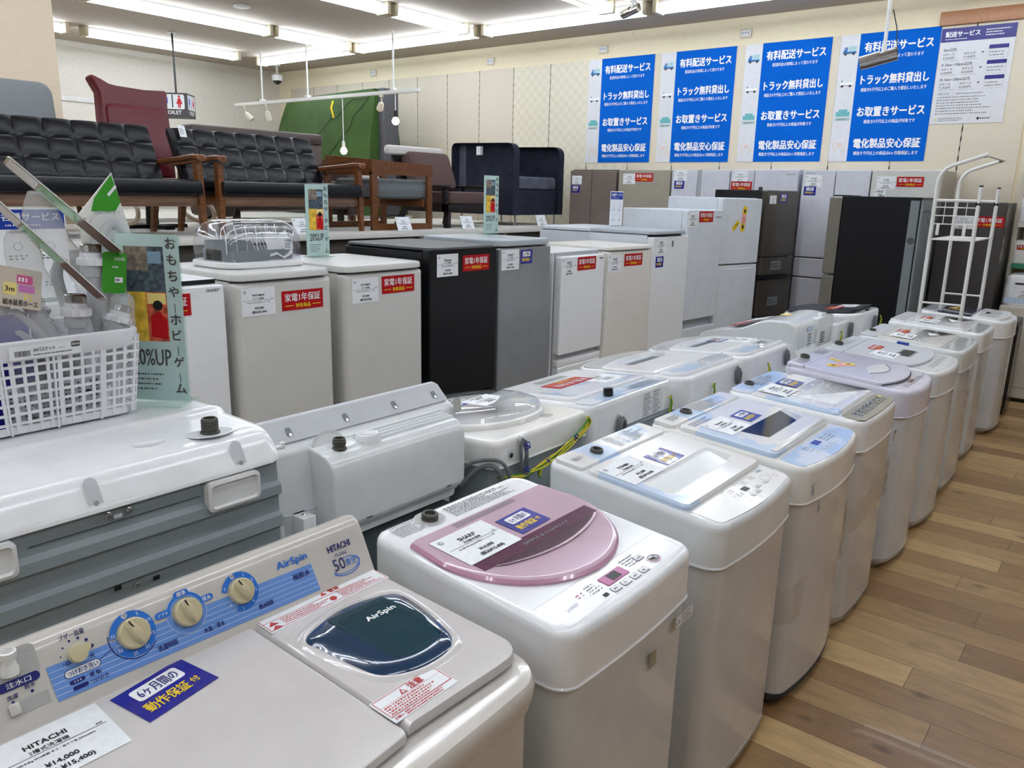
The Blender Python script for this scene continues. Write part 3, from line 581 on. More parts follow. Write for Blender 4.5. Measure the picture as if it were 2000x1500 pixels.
# --- pink and white washer
w1 = Washer('white washing machine with a round pink lid and dark magenta handle', -1.21, -.69, 1.05, 1.56, .86, .815, body='steel_white', top='white')
def pink_outline(k):
    arc = [(-.243*k*cos(t), .06-.228*k*sin(t)) for t in [pi*i/36 for i in range(37)]]
    return arc + [(.238*k, .11), (.232*k, .157), (-.232*k, .157), (-.238*k, .11)]
b = w1.mb('pink_deep'); o1 = pink_outline(1.0); o2 = pink_outline(.975); o3 = pink_outline(.93)
b.loft([[(x, y, .0004) for x, y in o1], [(x, y, .006) for x, y in o1], [(x, y, .011) for x, y in o2]], (0, 0)); b.m('pink'); b.loft([[(x, y, .011) for x, y in o2], [(x, y, .014) for x, y in o3]], (0, 1))
b.m('magenta'); b.poly([(-.205, -.026), (.205, -.026), (.205, .012), (-.205, .012)], .0146)
b.m('magenta_dark'); b.poly([(-.19, -.026)] + [(-.17+.36*i/16, -.028-.036*sin(pi*i/16)**.8) for i in range(17)] + [(.2, -.026)], .0148)
b.m('pink'); b.loft([[( -.17+.36*i/16, -.026-.036*sin(pi*i/16)**.8, .0149) for i in range(17)], [(-.175+.37*i/16, -.031-.040*sin(pi*i/16)**.8, .0175) for i in range(17)]], (0, 0), False)
b.m('lid_dull'); b.m('back_grey'); b.text('SIMPLE & COMPACT', -.06, -.0145, .165, .0085, .0152, 0, True)
b.m('grey_ink')
for i in range(3): b.rect(-.112, .136+i*.006, .098, .1385+i*.006, .0146)
part('lid', b, w1.t, 'round pink lid with a magenta handle strip')
b = w1.mb('lid_dull'); b.frame_rect(-.225, -.245, .225, -.163, .0008, .0012); b.m('lid_dull'); b.text('SHARP', -.19, -.215, .05, .010, .0014, 1); b.text('ES-G4E', -.125, -.214, .03, .008, .0014, 0)
b.m('pink_led'); b.plate(rrect(.082, .030, .004, 4, cx=-.005, cy=-.203), .0006, .0022, .0008); b.m('black'); b.rect(-.022, -.214, .012, -.192, .0026)
b.m('pink_deep'); b.ring(.127, -.222, .017, .021, .0016, n=24, k=.75); b.m('grey_ink'); b.dashes(-.095, -.215, -.055, -.185, 4, .0014, 4, .4, .08, .2); b.dashes(.05, -.21, .105, -.178, 4, .0014, 6, .4, .05, .15); b.m('pink_led'); b.dashes(-.13, -.205, -.10, -.19, 2, .0014, 3, .5, .2, .4); b.m('ink'); b.rect(-.085, -.235, -.07, -.226, .0014)
part('control_panel', b, w1.t)
w1.buttons([(-.042, -.232), (-.006, -.233), (.030, -.234), (.066, -.234), (.102, -.200)], .026, .014, .0008, 'white'); w1.buttons([(.127, -.222)], .028, .018, .0008, 'chrome', True)
w1.inlet(-.105, .224); stick('print', w1.t, w1.F, -.172, .225, .085, 0, .0012, ('8', '3'), 1.6); stick('print', w1.t, w1.F, .06, .215, .22, 0, .0012, ('7', '5'), .55)
w1.price(-.128, .065, .165, 'SHARP', AUTO, 'ES-G4E3-KP 4.5kg 2016年製 クリーニング済', '14,000', 0, .0152); stick('blue', w1.t, w1.F, .028, .060, .108, 2, .0152)
stick('bar', w1.t, w1.left(), .170, .775, .036); stick('warn', w1.t, w1.front(), .195, w1.sk-.03, .085, 0, .008)
b = MB().m('panel_gold').at(w1.front()); b.rect(.045, w1.sk-.09, .072, w1.sk-.052, .0065); part('badge', b, w1.t, 'small bronze badge')

# --- grey-white washer with marbled back of the lid
w2 = Washer('white washing machine with a grey hand recess across its lid, next to the pink lid', -1.21, -.69, 1.69, 2.20, .86, .81, body='steel_warm', top='white_grey', bow=.02)
w2.slab('rear_panel', 'marble', -.235, .235, .150, .245, .012, .012, .005)
w2.recess_lid('marble', 'white_grey', -.235, .235, -.165, .138, .016, -.20, .20, -.105, -.005, .0145, .022, 1)
b = w2.mb('white_warm'); b.plate(rrect(.45, .086, .012, 4, .02, 0, -.208), .0004, .0016, .0008); b.m('black'); b.rect(.01, -.214, .042, -.196, .002); b.m('grey_ink')
for x in (-.04, .05, .10): b.dashes(x, -.195, x+.035, -.178, 3, .002, int(x*100)+9, .4, .1, .3)
b.dashes(-.05, -.22, 0, -.20, 3, .002, 3, .4, .1, .3); b.frame_rect(-.06, -.226, .115, -.174, .0006, .002); b.ring(.152, -.212, .022, .0235, .002, k=.6); b.m('red_ink'); b.ring(.195, -.224, .012, .013, .002, k=.6); b.m('slate_blue'); b.text('5.0kg', .16, -.188, .04, .014, .002, 1); part('control_panel', b, w2.t)
w2.buttons([(.075, -.222), (.045, -.236), (.01, -.236), (.125, -.224)], .024, .010, .0016, 'white', True)
w2.inlet(-.104, .19, .018, .022); stick('print', w2.t, w2.F, .09, .20, .20, 0, .0135, ('8', '21'), .9); stick('print', w2.t, w2.F, -.19, .195, .05, 0, .0135, ('3', '5'))
w2.price(-.145, .05, .165, 'TOSHIBA', AUTO, 'AW-5G3 5.0kg 2016年製 クリーニング済', '15,000', 0, .0168); stick('blue', w2.t, w2.F, .02, .04, .108, 2, .0168)
stick('bar', w2.t, w2.left(), .195, .78, .04)
b = MB().m('ink').at(w2.left()); b.tube([(.05, .795, .001), (.053, .785, .0015), (.06, .782, .001), (.066, .788, .0005)], .0006, 5); part('scratch', b, w2.t)

# --- blue marbled washer with a black window
w3 = Washer('white washing machine with pale blue patches and a black mirror window in the lid', -1.20, -.68, 2.25, 2.80, .85, .81, body='steel_warm', top='white_warm', bow=.03, foot='gap')
w3.slab('rear_panel', 'marble', -.262, .262, .172, .250, .014, .014, .005)
w3.slab('lid', 'marble', -.255, .25, -.165, .162, .016, .022, .006)
b = w3.mb('lid_grey'); b.poly([(.12, -.088), (.20, -.088), (.245, -.004), (.19, -.004)], .0164); b.m('mirror_black'); b.poly([(-.12, -.091), (.14, -.088), (.205, -.006), (-.14, -.003)], .0168); part('window', b, w3.t, 'black mirror window')
b = w3.mb('white_warm'); b.box(-.235, .23, -.160, -.140, .016, .020, .002); part('lid_grip', b, w3.t)
b = w3.mb('marble_b'); b.plate(rrect(.50, .075, .012, 4, .03, 0, -.212), .0004, .0016, .0008); b.m('label_blue2'); b.rect(-.02, -.214, .03, -.190, .002); b.m('grey_ink')
for x in (-.10, .05, .10): b.dashes(x, -.225, x+.04, -.19, 3, .002, int(x*100)+19, .4, .1, .25)
b.ring(.155, -.205, .024, .0255, .002, k=.6); b.ring(.21, -.215, .014, .015, .002, k=.6); part('control_panel', b, w3.t)
w3.buttons([(-.07, -.235), (-.03, -.238), (.01, -.24), (.05, -.24)], .022, .009, .0016, 'white', True)
w3.inlet(-.099, .212, .02, .022); stick('print', w3.t, w3.F, .06, .212, .22, 0, .0152, ('8', '31'), .7); stick('print', w3.t, w3.F, -.19, .21, .08, 0, .0152, ('3', '5'))
b = w3.mb('label_blue2'); b.rect(-.225, .138, -.095, .142, .0165); b.rect(-.225, .118, -.095, .122, .0165); b.m('grey_ink'); b.dashes(-.22, .124, -.10, .136, 1, .0165, 5, .7, .05, .1); part('printed_notes', b, w3.t)
w3.price(-.125, .052, .155, 'Panasonic', AUTO, 'NA-F50B9 5.0kg 2016年製', '15,000', 0, .0168); stick('blue', w3.t, w3.F, .035, .052, .105, 2, .0168)
stick('bar', w3.t, w3.front(), -.20, .735, .04, 0, .007); stick('bar', w3.t, w3.front(), -.13, .66, .035, -8, .01)

# --- washer with a film-covered lid and a beige control strip
w4 = Washer('white washing machine with a beige-gold control strip and clear film over its lid', -1.20, -.68, 2.85, 3.35, .85, .82, body='steel_warm', top='white', rad=.07)
w4.slab('rear_panel', 'marble_b', -.225, .225, .17, .25, .008, .03, .004)
w4.recess_lid('marble', 'white_matt', -.225, .228, -.165, .162, .012, -.12, .19, -.12, .02, .010, .014, 1)
w4.slab('film', 'film', -.222, .225, -.163, .055, .0152, .012, .002, n0=.0135)
b = w4.mb('panel_gold'); b.plate(rrect(.45, .082, .03, 5, .01, 0, -.212), .0004, .004, .003); b.m('ink')
for i in range(8): b.dashes(-.17+.045*i, -.235, -.14+.045*i, -.192, 4, .0046, i*7+3, .5, .1, .35)
b.m('chrome'); [b.disc(-.15+.05*i, -.205, .009, .0052, 12, .006) for i in range(7)]; b.m('yellow_soft'); b.disc(.19, -.20, .012, .005, 14, .008); part('control_panel', b, w4.t, 'beige-gold control strip')
w4.inlet(-.095, .222, .018, .018, False); stick('print', w4.t, w4.F, .02, .21, .20, 0, .009, ('5', '41'), .8)
w4.price(-.11, .098, .155, 'HITACHI', AUTO, 'NW-50A 5.0kg 2016年製', '13,000', 0, .0156); stick('blue', w4.t, w4.F, .04, .108, .115, 2, .0156)
stick('bar', w4.t, w4.front(), .17, w4.sk-.02, .05, -8, .012)
b = w4.mb('black'); b.box(-.244, -.236, -.01, .01, -.034, -.026); part('lock', b, w4.t)

# --- violet-tinted washer
w5 = Washer('violet-tinted white washing machine with yellow and pink stickers on its lid', -1.21, -.69, 3.50, 4.00, .85, .81, body='steel_cool', top='white_violet', bow=.04, rad=.06)
w5.slab('rear_panel', 'white_violet', -.235, .235, .17, .25, .016, .02, .006)
b = w5.mb('white_violet'); P = rrect(.47, .33, .02, 5, .05, 0, .005); b.plate(P, .0004, .016, .006); b.m('ink'); b.tube([(-.23+.46*i/20, -.162-.05*(1-(2*(i/20)-1)**2), .006) for i in range(21)], .0022, 6)
b.m('white'); b.poly([(-.10+.26*i/14, -.075-.045*sin(pi*i/14)) for i in range(15)] + [(.16-.26*i/14, -.07+.035*sin(pi*i/14)) for i in range(15)], .0165); b.m('ink'); b.tube([(-.10+.26*i/14, -.078-.046*sin(pi*i/14), .0165) for i in range(15)], .0012, 5); part('lid', b, w5.t)
b = w5.mb('ink'); [b.dashes(-.14+.05*i, -.248, -.105+.05*i, -.222, 3, .0012, i*5+2, .45, .1, .3) for i in range(6)]; b.m('photo_brown'); b.rect(-.03, -.236, .04, -.220, .0014); part('control_panel', b, w5.t)
w5.buttons([(.10, -.24), (.14, -.238), (.18, -.234)], .018, .009, .0008, 'white_violet', True)
w5.inlet(-.07, .222, .02, .03, False); stick('print', w5.t, w5.F, -.13, .21, .16, 0, .0168, ('6', '7'), .9); stick('print', w5.t, w5.F, .14, .21, .12, 0, .0168, ('4', '9'))
stick('yellow', w5.t, w5.F, .02, .11, .062, 60, .0168); stick('energy', w5.t, w5.F, -.06, .06, .15, -24, .0168)

# --- grey-topped washers further down
w6 = Washer('grey-topped white washing machine with a small dark window and a red label', -1.22, -.68, 4.05, 4.60, .84, .80, body='steel_cool', top='white_grey', bow=.035)
w6.slab('rear_panel', 'lid_dull', -.25, .25, .17, .26, .010, .02, .005)
w6.slab('lid', 'lid_dull', -.25, .25, -.15, .162, .013, .02, .005, .04)
b = w6.mb('lid_grey'); b.plate(rrect(.20, .075, .014, 5, cx=.03, cy=-.07), .013, .0136); b.m('black'); b.poly(rrect(.175, .055, .01, 5, cx=.03, cy=-.07), .0142); part('window', b, w6.t, 'small dark lid window')
b = w6.mb('white_grey'); b.plate(rrect(.50, .06, .01, 4, .035, 0, -.215), .0004, .0014); b.m('ink'); [b.dashes(-.14+.06*i, -.235, -.10+.06*i, -.205, 3, .0018, i*5+12, .45, .1, .3) for i in range(6)]; part('control_panel', b, w6.t)
w6.inlet(-.08, .235, .02, .025, False); stick('print', w6.t, w6.F, .03, .225, .2, 0, .0108, ('4', '19'), .6)
w6.price(-.11, .0, .16, 'TOSHIBA', AUTO, 'AW-6G5 6.0kg 2018年製', '24,000', 0, .0138); stick('red', w6.t, w6.F, .02, .075, .135, 0, .0138)
w7 = Washer('grey-white washing machine with a blue tape scrap at its edge and a red label', -1.22, -.68, 4.68, 5.22, .84, .81, body='steel_cool', top='white_grey', rad=.06)
w7.slab('rear_panel', 'lid_dull', -.25, .25, .17, .26, .008, .02, .004); w7.slab('lid', 'white_warm', -.24, .245, -.165, .162, .012, .012, .004)
w7.slab('film', 'film', -.23, .235, -.16, .02, .0155, .012, .002, n0=.0125); b = w7.mb('ink_white'); b.poly([(.03, -.05), (.10, -.09), (.13, -.02)], .0158); part('film_crease', b, w7.t)
w7.slab('control_panel', 'lid_grey', -.24, .24, -.25, -.175, .003, .02, .002, .01); w7.inlet(-.08, .23, .018, .018, False)
b = w7.mb('label_blue2'); b.box(-.275, -.25, -.01, .05, -.02, .003, .002); part('tape', b, w7.t, 'scrap of blue tape')
w7.price(-.12, .055, .16, 'HITACHI', AUTO, 'NW-70B 7.0kg 2018年製', '28,000', 0, .0165); stick('red', w7.t, w7.F, .02, .09, .14, 0, .0165); stick('bar', w7.t, w7.left(), .20, .745, .04)
w8 = Washer('white washing machine with a creased film lid, beside the white rack', -1.24, -.70, 5.43, 5.95, .835, .81, body='steel_cool', top='white', rad=.06)
w8.slab('rear_panel', 'white', -.23, .23, .17, .26, .012, .02, .004); w8.slab('lid', 'white', -.23, .235, -.165, .162, .014, .012, .004)
w8.slab('film', 'film', -.22, .225, -.16, .02, .0175, .012, .002, n0=.0145); b = w8.mb('ink_white'); b.poly([(-.02, -.06), (.06, -.10), (.10, -.02)], .018); part('film_crease', b, w8.t)
w8.slab('control_panel', 'lid_grey', -.22, .22, -.245, -.18, .003, .02, .002, .01); w8.price(-.12, .05, .15, 'SHARP', AUTO, 'ES-T709 7.0kg 2017年製', '25,000', 0, .0185); stick('red', w8.t, w8.F, .01, .09, .13, 0, .0185)
w9 = Washer('white washing machine with a navy glass lid, last in the aisle row', -1.22, -.68, 6.20, 6.75, .83, .80, body='steel_cool', top='white', rad=.08, bow=.04)
w9.slab('rear_panel', 'lid_clear', -.24, .24, .16, .255, .012, .03, .004); w9.slab('lid', 'navy', -.235, .235, -.06, .155, .012, .03, .005); w9.slab('control_panel', 'white', -.245, .245, -.24, -.07, .016, .03, .006, .03)
b = w9.mb('navy'); b.poly([(-.08+.14*i/10, -.12-.03*sin(pi*i/10)) for i in range(11)], .0165); b.m('teal_ink'); b.dashes(.08, -.22, .20, -.19, 2, .0165, 4, .5, .1, .3); b.m('ink'); b.rect(.02, -.205, .06, -.19, .0166); part('handle_mark', b, w9.t)
stick('yellow', w9.t, w9.F, -.03, .06, .07, 60, .0128); stick('energy', w9.t, w9.F, .04, .09, .11, -20, .0128)

# stretch film wound round two of the machines
def wrap(w, z0, z1, tilt, seed):
    rnd = random.Random(seed); b = MB().m('wrap'); W, D = w.W-.004, w.D-.004; o = rrect(W, D, .045, 5, .014); o = [p for p in o if p[1] < D*.2]; o.sort(key=lambda p: math.atan2(p[1]-.25, p[0]) if p[1] < .25 else 9)
    R = []
    for k in range(9):
        q = k/8; R.append([(x*(1+.004*((k+i) % 2)), y-.0025*((k+i) % 3), z0+(z1-z0)*q+tilt*(x/W+.5)*(.4+.6*q)+rnd.uniform(-.004, .004)) for i, (x, y) in enumerate(o)])
    b.loft(R, (0, 0), False); part('stretch_film', b, w.t, 'clear stretch film band', ang=20)
    b = MB().m('film')
    for k in range(7):
        z = z0+(z1-z0)*rnd.random(); b.tube([(x*1.006, y-.004, z+tilt*(x/W+.5)*rnd.uniform(.5, .9)) for x, y in o], .0007, 5)
    part('film_folds', b, w.t)
wrap(w3, .30, .42, .16, 4); wrap(w4, .40, .50, .10, 6)
b = MB().m('white').at(frame((-w4.W/2+.012, -w4.D/2+.06, .20), (0, -1, 0), (0, 0, 1)))
for i in range(16): b.box(-.018-.012*sin(pi*i/15), .018+.02*sin(pi*i/15), .012*i, .012*i+.007, .0, .008, .002)
part('vent', b, w4.t, 'white ribbed side vent')

# ------------------------------------------------------------------ twin-tub washer in the corner nearest the viewer
def extr(b, prof, x0, x1, bev=.006, inset=.03, cap=(1, 1)):
    """profile of (y, z) points extruded along x with softened ends"""
    cy = sum(p[0] for p in prof)/len(prof); cz = sum(p[1] for p in prof)/len(prof)
    hy = max(abs(p[0]-cy) for p in prof); hz = max(abs(p[1]-cz) for p in prof)
    def sh(k): return [(cy+(y-cy)*(1-k/hy), cz+(z-cz)*(1-k/hz)) for y, z in prof]
    R = [(x0, bev), (x0+bev*.3, bev*.3), (x0+bev, 0), (x1-bev, 0), (x1-bev*.3, bev*.3), (x1, bev)]
    return b.loft([[(x, y, z) for y, z in sh(k)] for x, k in R], cap)
def spline(P, n=5, closed=True):
    o = []; N = len(P)
    for i in range(N if closed else N-1):
        p0, p1, p2, p3 = (P[(i-1) % N], P[i], P[(i+1) % N], P[(i+2) % N]) if closed else (P[max(i-1, 0)], P[i], P[i+1], P[min(i+2, N-1)])
        for k in range(n):
            t = k/n; o.append(tuple(.5*(2*b+(c-a)*t+(2*a-5*b+4*c-d)*t*t+(-a+3*b-3*c+d)*t**3) for a, b, c, d in zip(p0, p1, p2, p3)))
    if not closed: o.append(P[-1])
    return o
w0 = thing('twin_tub_washer', 'ivory twin tub washing machine with cream dials and a teal spin lid window', 'washing machine', (-.95, .615, 0), 90, 'washing machines in the aisle row')
b = MB().m('ivory_body'); b.loft([[(x, y, z) for x, y in rrect(.70, .47, .04, 4, cy=-.02)] for z in (.03, .76)]); part('body', b, w0)
b = MB().m('ivory'); o = rrect(.752, .535, .07, 6, .012, cy=0); i = rrect(.70, .48, .05, 6, .008, cy=0); k = rrect(.74, .523, .065, 6, .012)
zz = lambda y: .793+.0455*(y+.22)
b.loft([[(x, y, .722) for x, y in i], [(x, y, .735) for x, y in k], [(x, y, .76) for x, y in o], [(x, y, zz(y)-.012) for x, y in o], [(x, y, zz(y)-.003) for x, y in k], [(x, y, zz(y)) for x, y in i]]); part('top_rim', b, w0)
TF = frame((0, -.05, .808), (1, 0, 0), (0, .44, .02)); PF = frame((0, .16, .822), (1, 0, 0), (0, .055, .103))
prof = [(.150, .800), (.158, .818), (.163, .828), (.185, .869), (.207, .910), (.214, .922), (.222, .931), (.233, .935), (.246, .931), (.256, .915), (.264, .86), (.266, .78)]
b = MB().m('ivory'); extr(b, prof, -.375, .372, .012); part('control_panel', b, w0, 'ivory backsplash control panel')
b = MB().m('ivory_lid').at(TF); P = rrect(.455, .40, .012, 5, .01, -.142, .026); b.plate(P, .0, .014, .006); part('wash_lid', b, w0)
sp = [(.090, -.166)] + [(.29, -.171)] + [(.318+.046*sin(radians(a)), -.124-.046*cos(radians(a))) for a in range(0, 91, 10)] + [(.364, .1), (.364, .226), (.090, .226)]
b = MB().m('ivory_lid').at(TF); b.plate(sp, .0, .016, .010); sl = part('spin_lid', b, w0)
b = MB().m('ivory_lid').at(TF); W0 = spline([(.121, .115), (.181, .140), (.245, .146), (.326, .123), (.334, .07), (.316, -.016), (.295, -.063), (.257, -.082), (.196, -.080), (.145, -.051), (.130, -.0), (.122, .07)], 4)
cx, cy = .23, .03
def sc(k): return [(cx+(x-cx)*k, cy+(y-cy)*k) for x, y in W0]
b.loft([[(x, y, .0155) for x, y in sc(1.16)], [(x, y, .0195) for x, y in sc(1.09)], [(x, y, .0195) for x, y in sc(1.03)], [(x, y, .017) for x, y in sc(1.0)]], (0, 0))
b.m('blue_glass'); b.loft([[(x, y, .0172) for x, y in sc(1.0)], [(x, y, .0212) for x, y in sc(.94)], [(x, y, .0220) for x, y in sc(.7)]], (0, 1)); part('spin_window', b, sl, 'dark teal window')
b = MB().m('teal_glass').at(TF); I = [(.178, .132), (.30, .122), (.312, .03), (.285, -.043), (.24, -.055), (.205, -.046), (.183, -.025)]
b.poly(I[::-1], .0225)
for q in range(34):
    y = -.038+q*.0045; b.box(.188, .297, y, y+.0022, .0225, .0229)
b.m('ink_white'); b.text('AirSpin', .226, .070, .066, .017, .0233, 2, True); part('spin_window_grille', b, sl, 'ribbed teal inner grille')
# warning stickers on the spin lid
b = MB().m('paper').at(TF); b.box(.095, .366, .172, .226, .0155, .0168); b.m('red_ink'); b.frame_rect(.097, .176, .364, .224, .0012, .0174); b.rect(.097, .203, .30, .2042, .0172)
b.text('警告', .245, .208, .03, .012, .0174, 2); b.poly([(.228, .208), (.242, .208), (.235, .22)], .0174); b.dashes(.13, .180, .235, .201, 4, .0174, 3, .45); b.dashes(.258, .180, .36, .205, 5, .0174, 4, .45); b.poly([(.102, .19), (.122, .19), (.112, .202)], .0174); b.poly([(.102, .178), (.122, .178), (.112, .188)], .0174); b.disc(.24, .188, .007, .0175); part('warning_label', b, w0, 'white warning sticker in red print along the panel')
b = MB().m('paper').at(TF); b.box(.082, .217, -.149, -.089, .0155, .0168); b.m('red_ink'); b.frame_rect(.085, -.136, .215, -.091, .0011, .0174); b.text('注意', .150, -.108, .034, .014, .0174, 2); b.poly([(.132, -.108), (.146, -.108), (.139, -.095)], .0174); b.m('paper'); b.poly([(.1355, -.1063), (.1425, -.1063), (.139, -.099)], .0178); b.m('red_ink'); b.rect(.085, -.1105, .215, -.1100, .0174); b.dashes(.09, -.134, .21, -.112, 4, .0174, 8, .5, .015, .04); b.rect(.085, -.1365, .215, -.136, .0174); b.dashes(.108, -.148, .21, -.138, 2, .0174, 9, .5); b.text('お願い', .087, -.146, .017, .007, .0174, 1); part('caution_label', b, w0, 'white caution sticker in red print')
# printing on the panel
b = MB().m('stripe_blue').at(PF); b.poly([(-.231, .083), (-.228, .031), (.236, .0215), (.2345, .074)], .0012)
b.m('stripe_line')
for q in range(1, 6): b.poly([(-.230, .083-.0087*q), (-.230, .0818-.0087*q), (.235, .0728-.0088*q), (.235, .074-.0088*q)], .0016)
b.m('ring_blue'); b.ring(-.104, .081, .0255, .0355, .0018, 175, -150); b.ring(.085, .077, .0240, .0340, .0018, 165, -120)
b.m('navy_ink'); b.ring(-.104, .081, .037, .0385, .0018, 320, 165)
b.m('stripe_blue'); b.ring(-.015, .079, .0255, .0345, .0018, 360, 0); b.m('stripe_line'); b.ring(-.015, .079, .0335, .0345, .0020, 360, 0); b.m('ring_blue'); b.ring(-.015, .079, .029, .033, .0021, 150, 10)
for x, y, s_, wd in ((-.015, .1115, '標準', .026), (.0235, .089, '排水', .024), (-.053, .0905, 'ソフト', .026)):
    b.m('ring_blue'); b.poly(rrect(wd, .011, .0055, 5, cx=x, cy=y), .0024); b.m('ink_white'); b.text(s_, x-wd*.34, y-.0038, wd*.68, .0076, .0028, 1)
def dial(cx, cy, r, items, h=.0055):
    for a, s_ in items: b.text(s_, cx+r*cos(radians(a))-.006, cy+r*sin(radians(a))-h/2, .012, h, .0024, 0)
b.m('ink_white'); dial(-.104, .081, .0305, [(62, '5'), (22, '10'), (-20, '15'), (-62, '20'), (-100, '25'), (-145, '30'), (167, '35')]); dial(.085, .077, .029, [(62, '1'), (25, '2'), (-14, '3'), (-55, '4'), (-100, '5'), (-148, '6'), (165-10, '7')])
b.disc(-.109, .112, .0046, .0024); b.disc(.078, .106, .0042, .0024); b.m('navy_ink'); b.text('切', -.1122, .1088, .0064, .0064, .0028, 1); b.text('切', .0752, .1032, .0058, .0058, .0028, 1)
b.text('洗濯時間', -.076, .0375, .032, .0095, .0026, 1, True); b.text('水流／排水', .002, .0345, .038, .0095, .0026, 1, True); b.text('脱水時間', .108, .0335, .028, .009, .0026, 1, True); b.text('風脱水', .188, .056, .038, .0115, .0026, 1, True)
b.text('ブザー音量', -.205, .1105, .036, .0085, .0018, 1, True); b.text('切', -.206, .073, .007, .007, .0026, 1); b.text('大', -.172, .071, .007, .007, .0026, 1)
for q in range(7): b.disc(-.187+.0225*cos(radians(200-q*32)), .085+.0225*sin(radians(200-q*32)), .0009+.0003*q, .0022, 10)
b.ring(-.182, .0625, 0, .0001, .002); b.m('navy_ink'); b.poly(rrect(.052, .0125, .006, 5, cx=-.186, cy=.0615), .0020); b.m('paper'); b.poly(rrect(.050, .0108, .0054, 5, cx=-.186, cy=.0615), .0024); b.m('navy_ink'); b.text('つけおき洗い', -.208, .0575, .044, .008, .0028, 1, True)
b.poly([(-.161, .0645), (-.135, .0735), (-.135, .0728), (-.161, .0635)][::-1], .0022); b.poly(rrect(.022, .0058, .0028, 4, cx=-.197, cy=.0485), .0022); b.poly(rrect(.022, .0058, .0028, 4, cx=-.195, cy=.039), .0022); b.text('運 転', -.180, .0455, .017, .0065, .0022, 1, True); b.text('つけおき', -.181, .0355, .026, .0065, .0022, 1, True); b.m('ink_white'); [b.disc(-.201+.004*q, .0485, .0011, .0026, 8) for q in range(3)]
b.m('ring_blue'); b.text('AirSpin', .165, .082, .066, .017, .0018, 2, True)
b.m('navy_ink'); b.text('HITACHI', .278, .078, .054, .0125, .0018, 2, True); b.text('PS-50AS', .290, .0655, .028, .007, .0018, 0, True); b.text('50', .279, .040, .027, .023, .0022, 0, True)
b.m('ring_blue'); b.text('青空', .308, .042, .025, .014, .0022, 1, True); b.ring(.306, .046, .033, .036, .0016, 100, -150, 30, .42); b.ring(.3065, .0445, .0335, .0365, .0016, -20, -150, 30, .5)
b.m('navy_ink'); b.poly(rrect(.056, .013, .0065, 5, cx=-.268, cy=.0795), .0018); b.m('ink_white'); b.text('注水口', -.284, .0755, .032, .008, .0022, 1, True)
b.m('navy_ink'); b.text('洗濯', -.287, .060, .014, .007, .0018, 1); b.text('脱水', -.263, .066, .014, .007, .0018, 1); b.disc(-.281, .056, .0022, .0018, 10); b.disc(-.255, .061, .0022, .0018, 10)
part('panel_print', b, w0, 'blue stripes, dial rings and lettering')
for x, y, r, a in ((-.104, .081, .0245, 112), (-.015, .079, .0235, 105), (.085, .077, .0225, 112)):
    b = MB().m('knob').at(PF @ T(x, y, .001)); b.lathe([(r*.98, 0), (r, .003), (r*.98, .010), (r*.90, .012), (0, .012)], 32, (0, 1))
    b.at(PF @ T(x, y, .001) @ RZ(a)); b.loft([[(t*r*.95, q*(.0065*sqrt(max(0, 1-t*t))+.002), z*(.6+.4*sqrt(max(0, 1-t*t)))) for q, z in ((-1, .0115), (-.9, .018), (-.4, .0225), (.4, .0225), (.9, .018), (1, .0115))] for t in [-1+2*j/10 for j in range(11)]], (1, 1), False); b.m('black'); b.box(r*.45, r*.92, -.0008, .0008, .0195, .0222)
    kb = part('knob', b, w0, 'cream dial'); 
b = MB().m('knob').at(PF @ T(-.187, .085, .001) @ RZ(20)); b.lathe([(.0135, 0), (.014, .004), (.0125, .012), (0, .0128)], 24, (0, 1)); b.loft([[(.004, -.011, .001), (.004, .011, .001), (.004, .010, .011), (.004, -.010, .011)], [(.0205, -.0035, .001), (.0205, .0035, .001), (.0190, .003, .010), (.0190, -.003, .010)]]); part('buzzer_knob', b, w0)
b = MB().m('trough').at(PF); b.poly(rrect(.066, .046, .010, 5, cx=-.270, cy=.104), .0014); part('inlet_recess', b, w0)
b = MB().m('white_warm').at(T(-.274, .205, .913) @ Matrix.Scale(.92, 4)); b.lathe([(.0135, -.008), (.0132, .004), (.0105, .008), (.0105, .018), (.0125, .021), (.0125, .030), (.0092, .031), (.0085, .02), (0, .02)], 22, (0, 1)); part('water_inlet', b, w0, 'white water inlet nozzle')
b = MB().m('trough').at(PF); b.poly(rrect(.052, .018, .001, 2, cx=-.262, cy=.0455), .0014); b.m('ivory'); b.box(-.289, -.275, .0385, .0555, .001, .009, .003); part('slider', b, w0)
o = stick('price', w0, TF, -.267, .153, .16, -1, .0146, ('HITACHI', '2槽式洗濯機', 'PS-50AS 5.0kg 2014年製 キズ・色ヤケ有 50Hz/60Hz', '14,000'))
stick('blue', w0, TF, -.100, .166, .124, 10, .0146)

# ------------------------------------------------------------------ back row: machines with their backs to the aisle row
GB = 'washing machines in the back row'
# tall washer-dryer whose grey back faces the viewer, carrying the basket
w10 = thing('washing_machine', 'washing machine with a grey steel back and white handles, carrying the basket', 'washing machine', (-1.74, .68, 0), -90, GB)
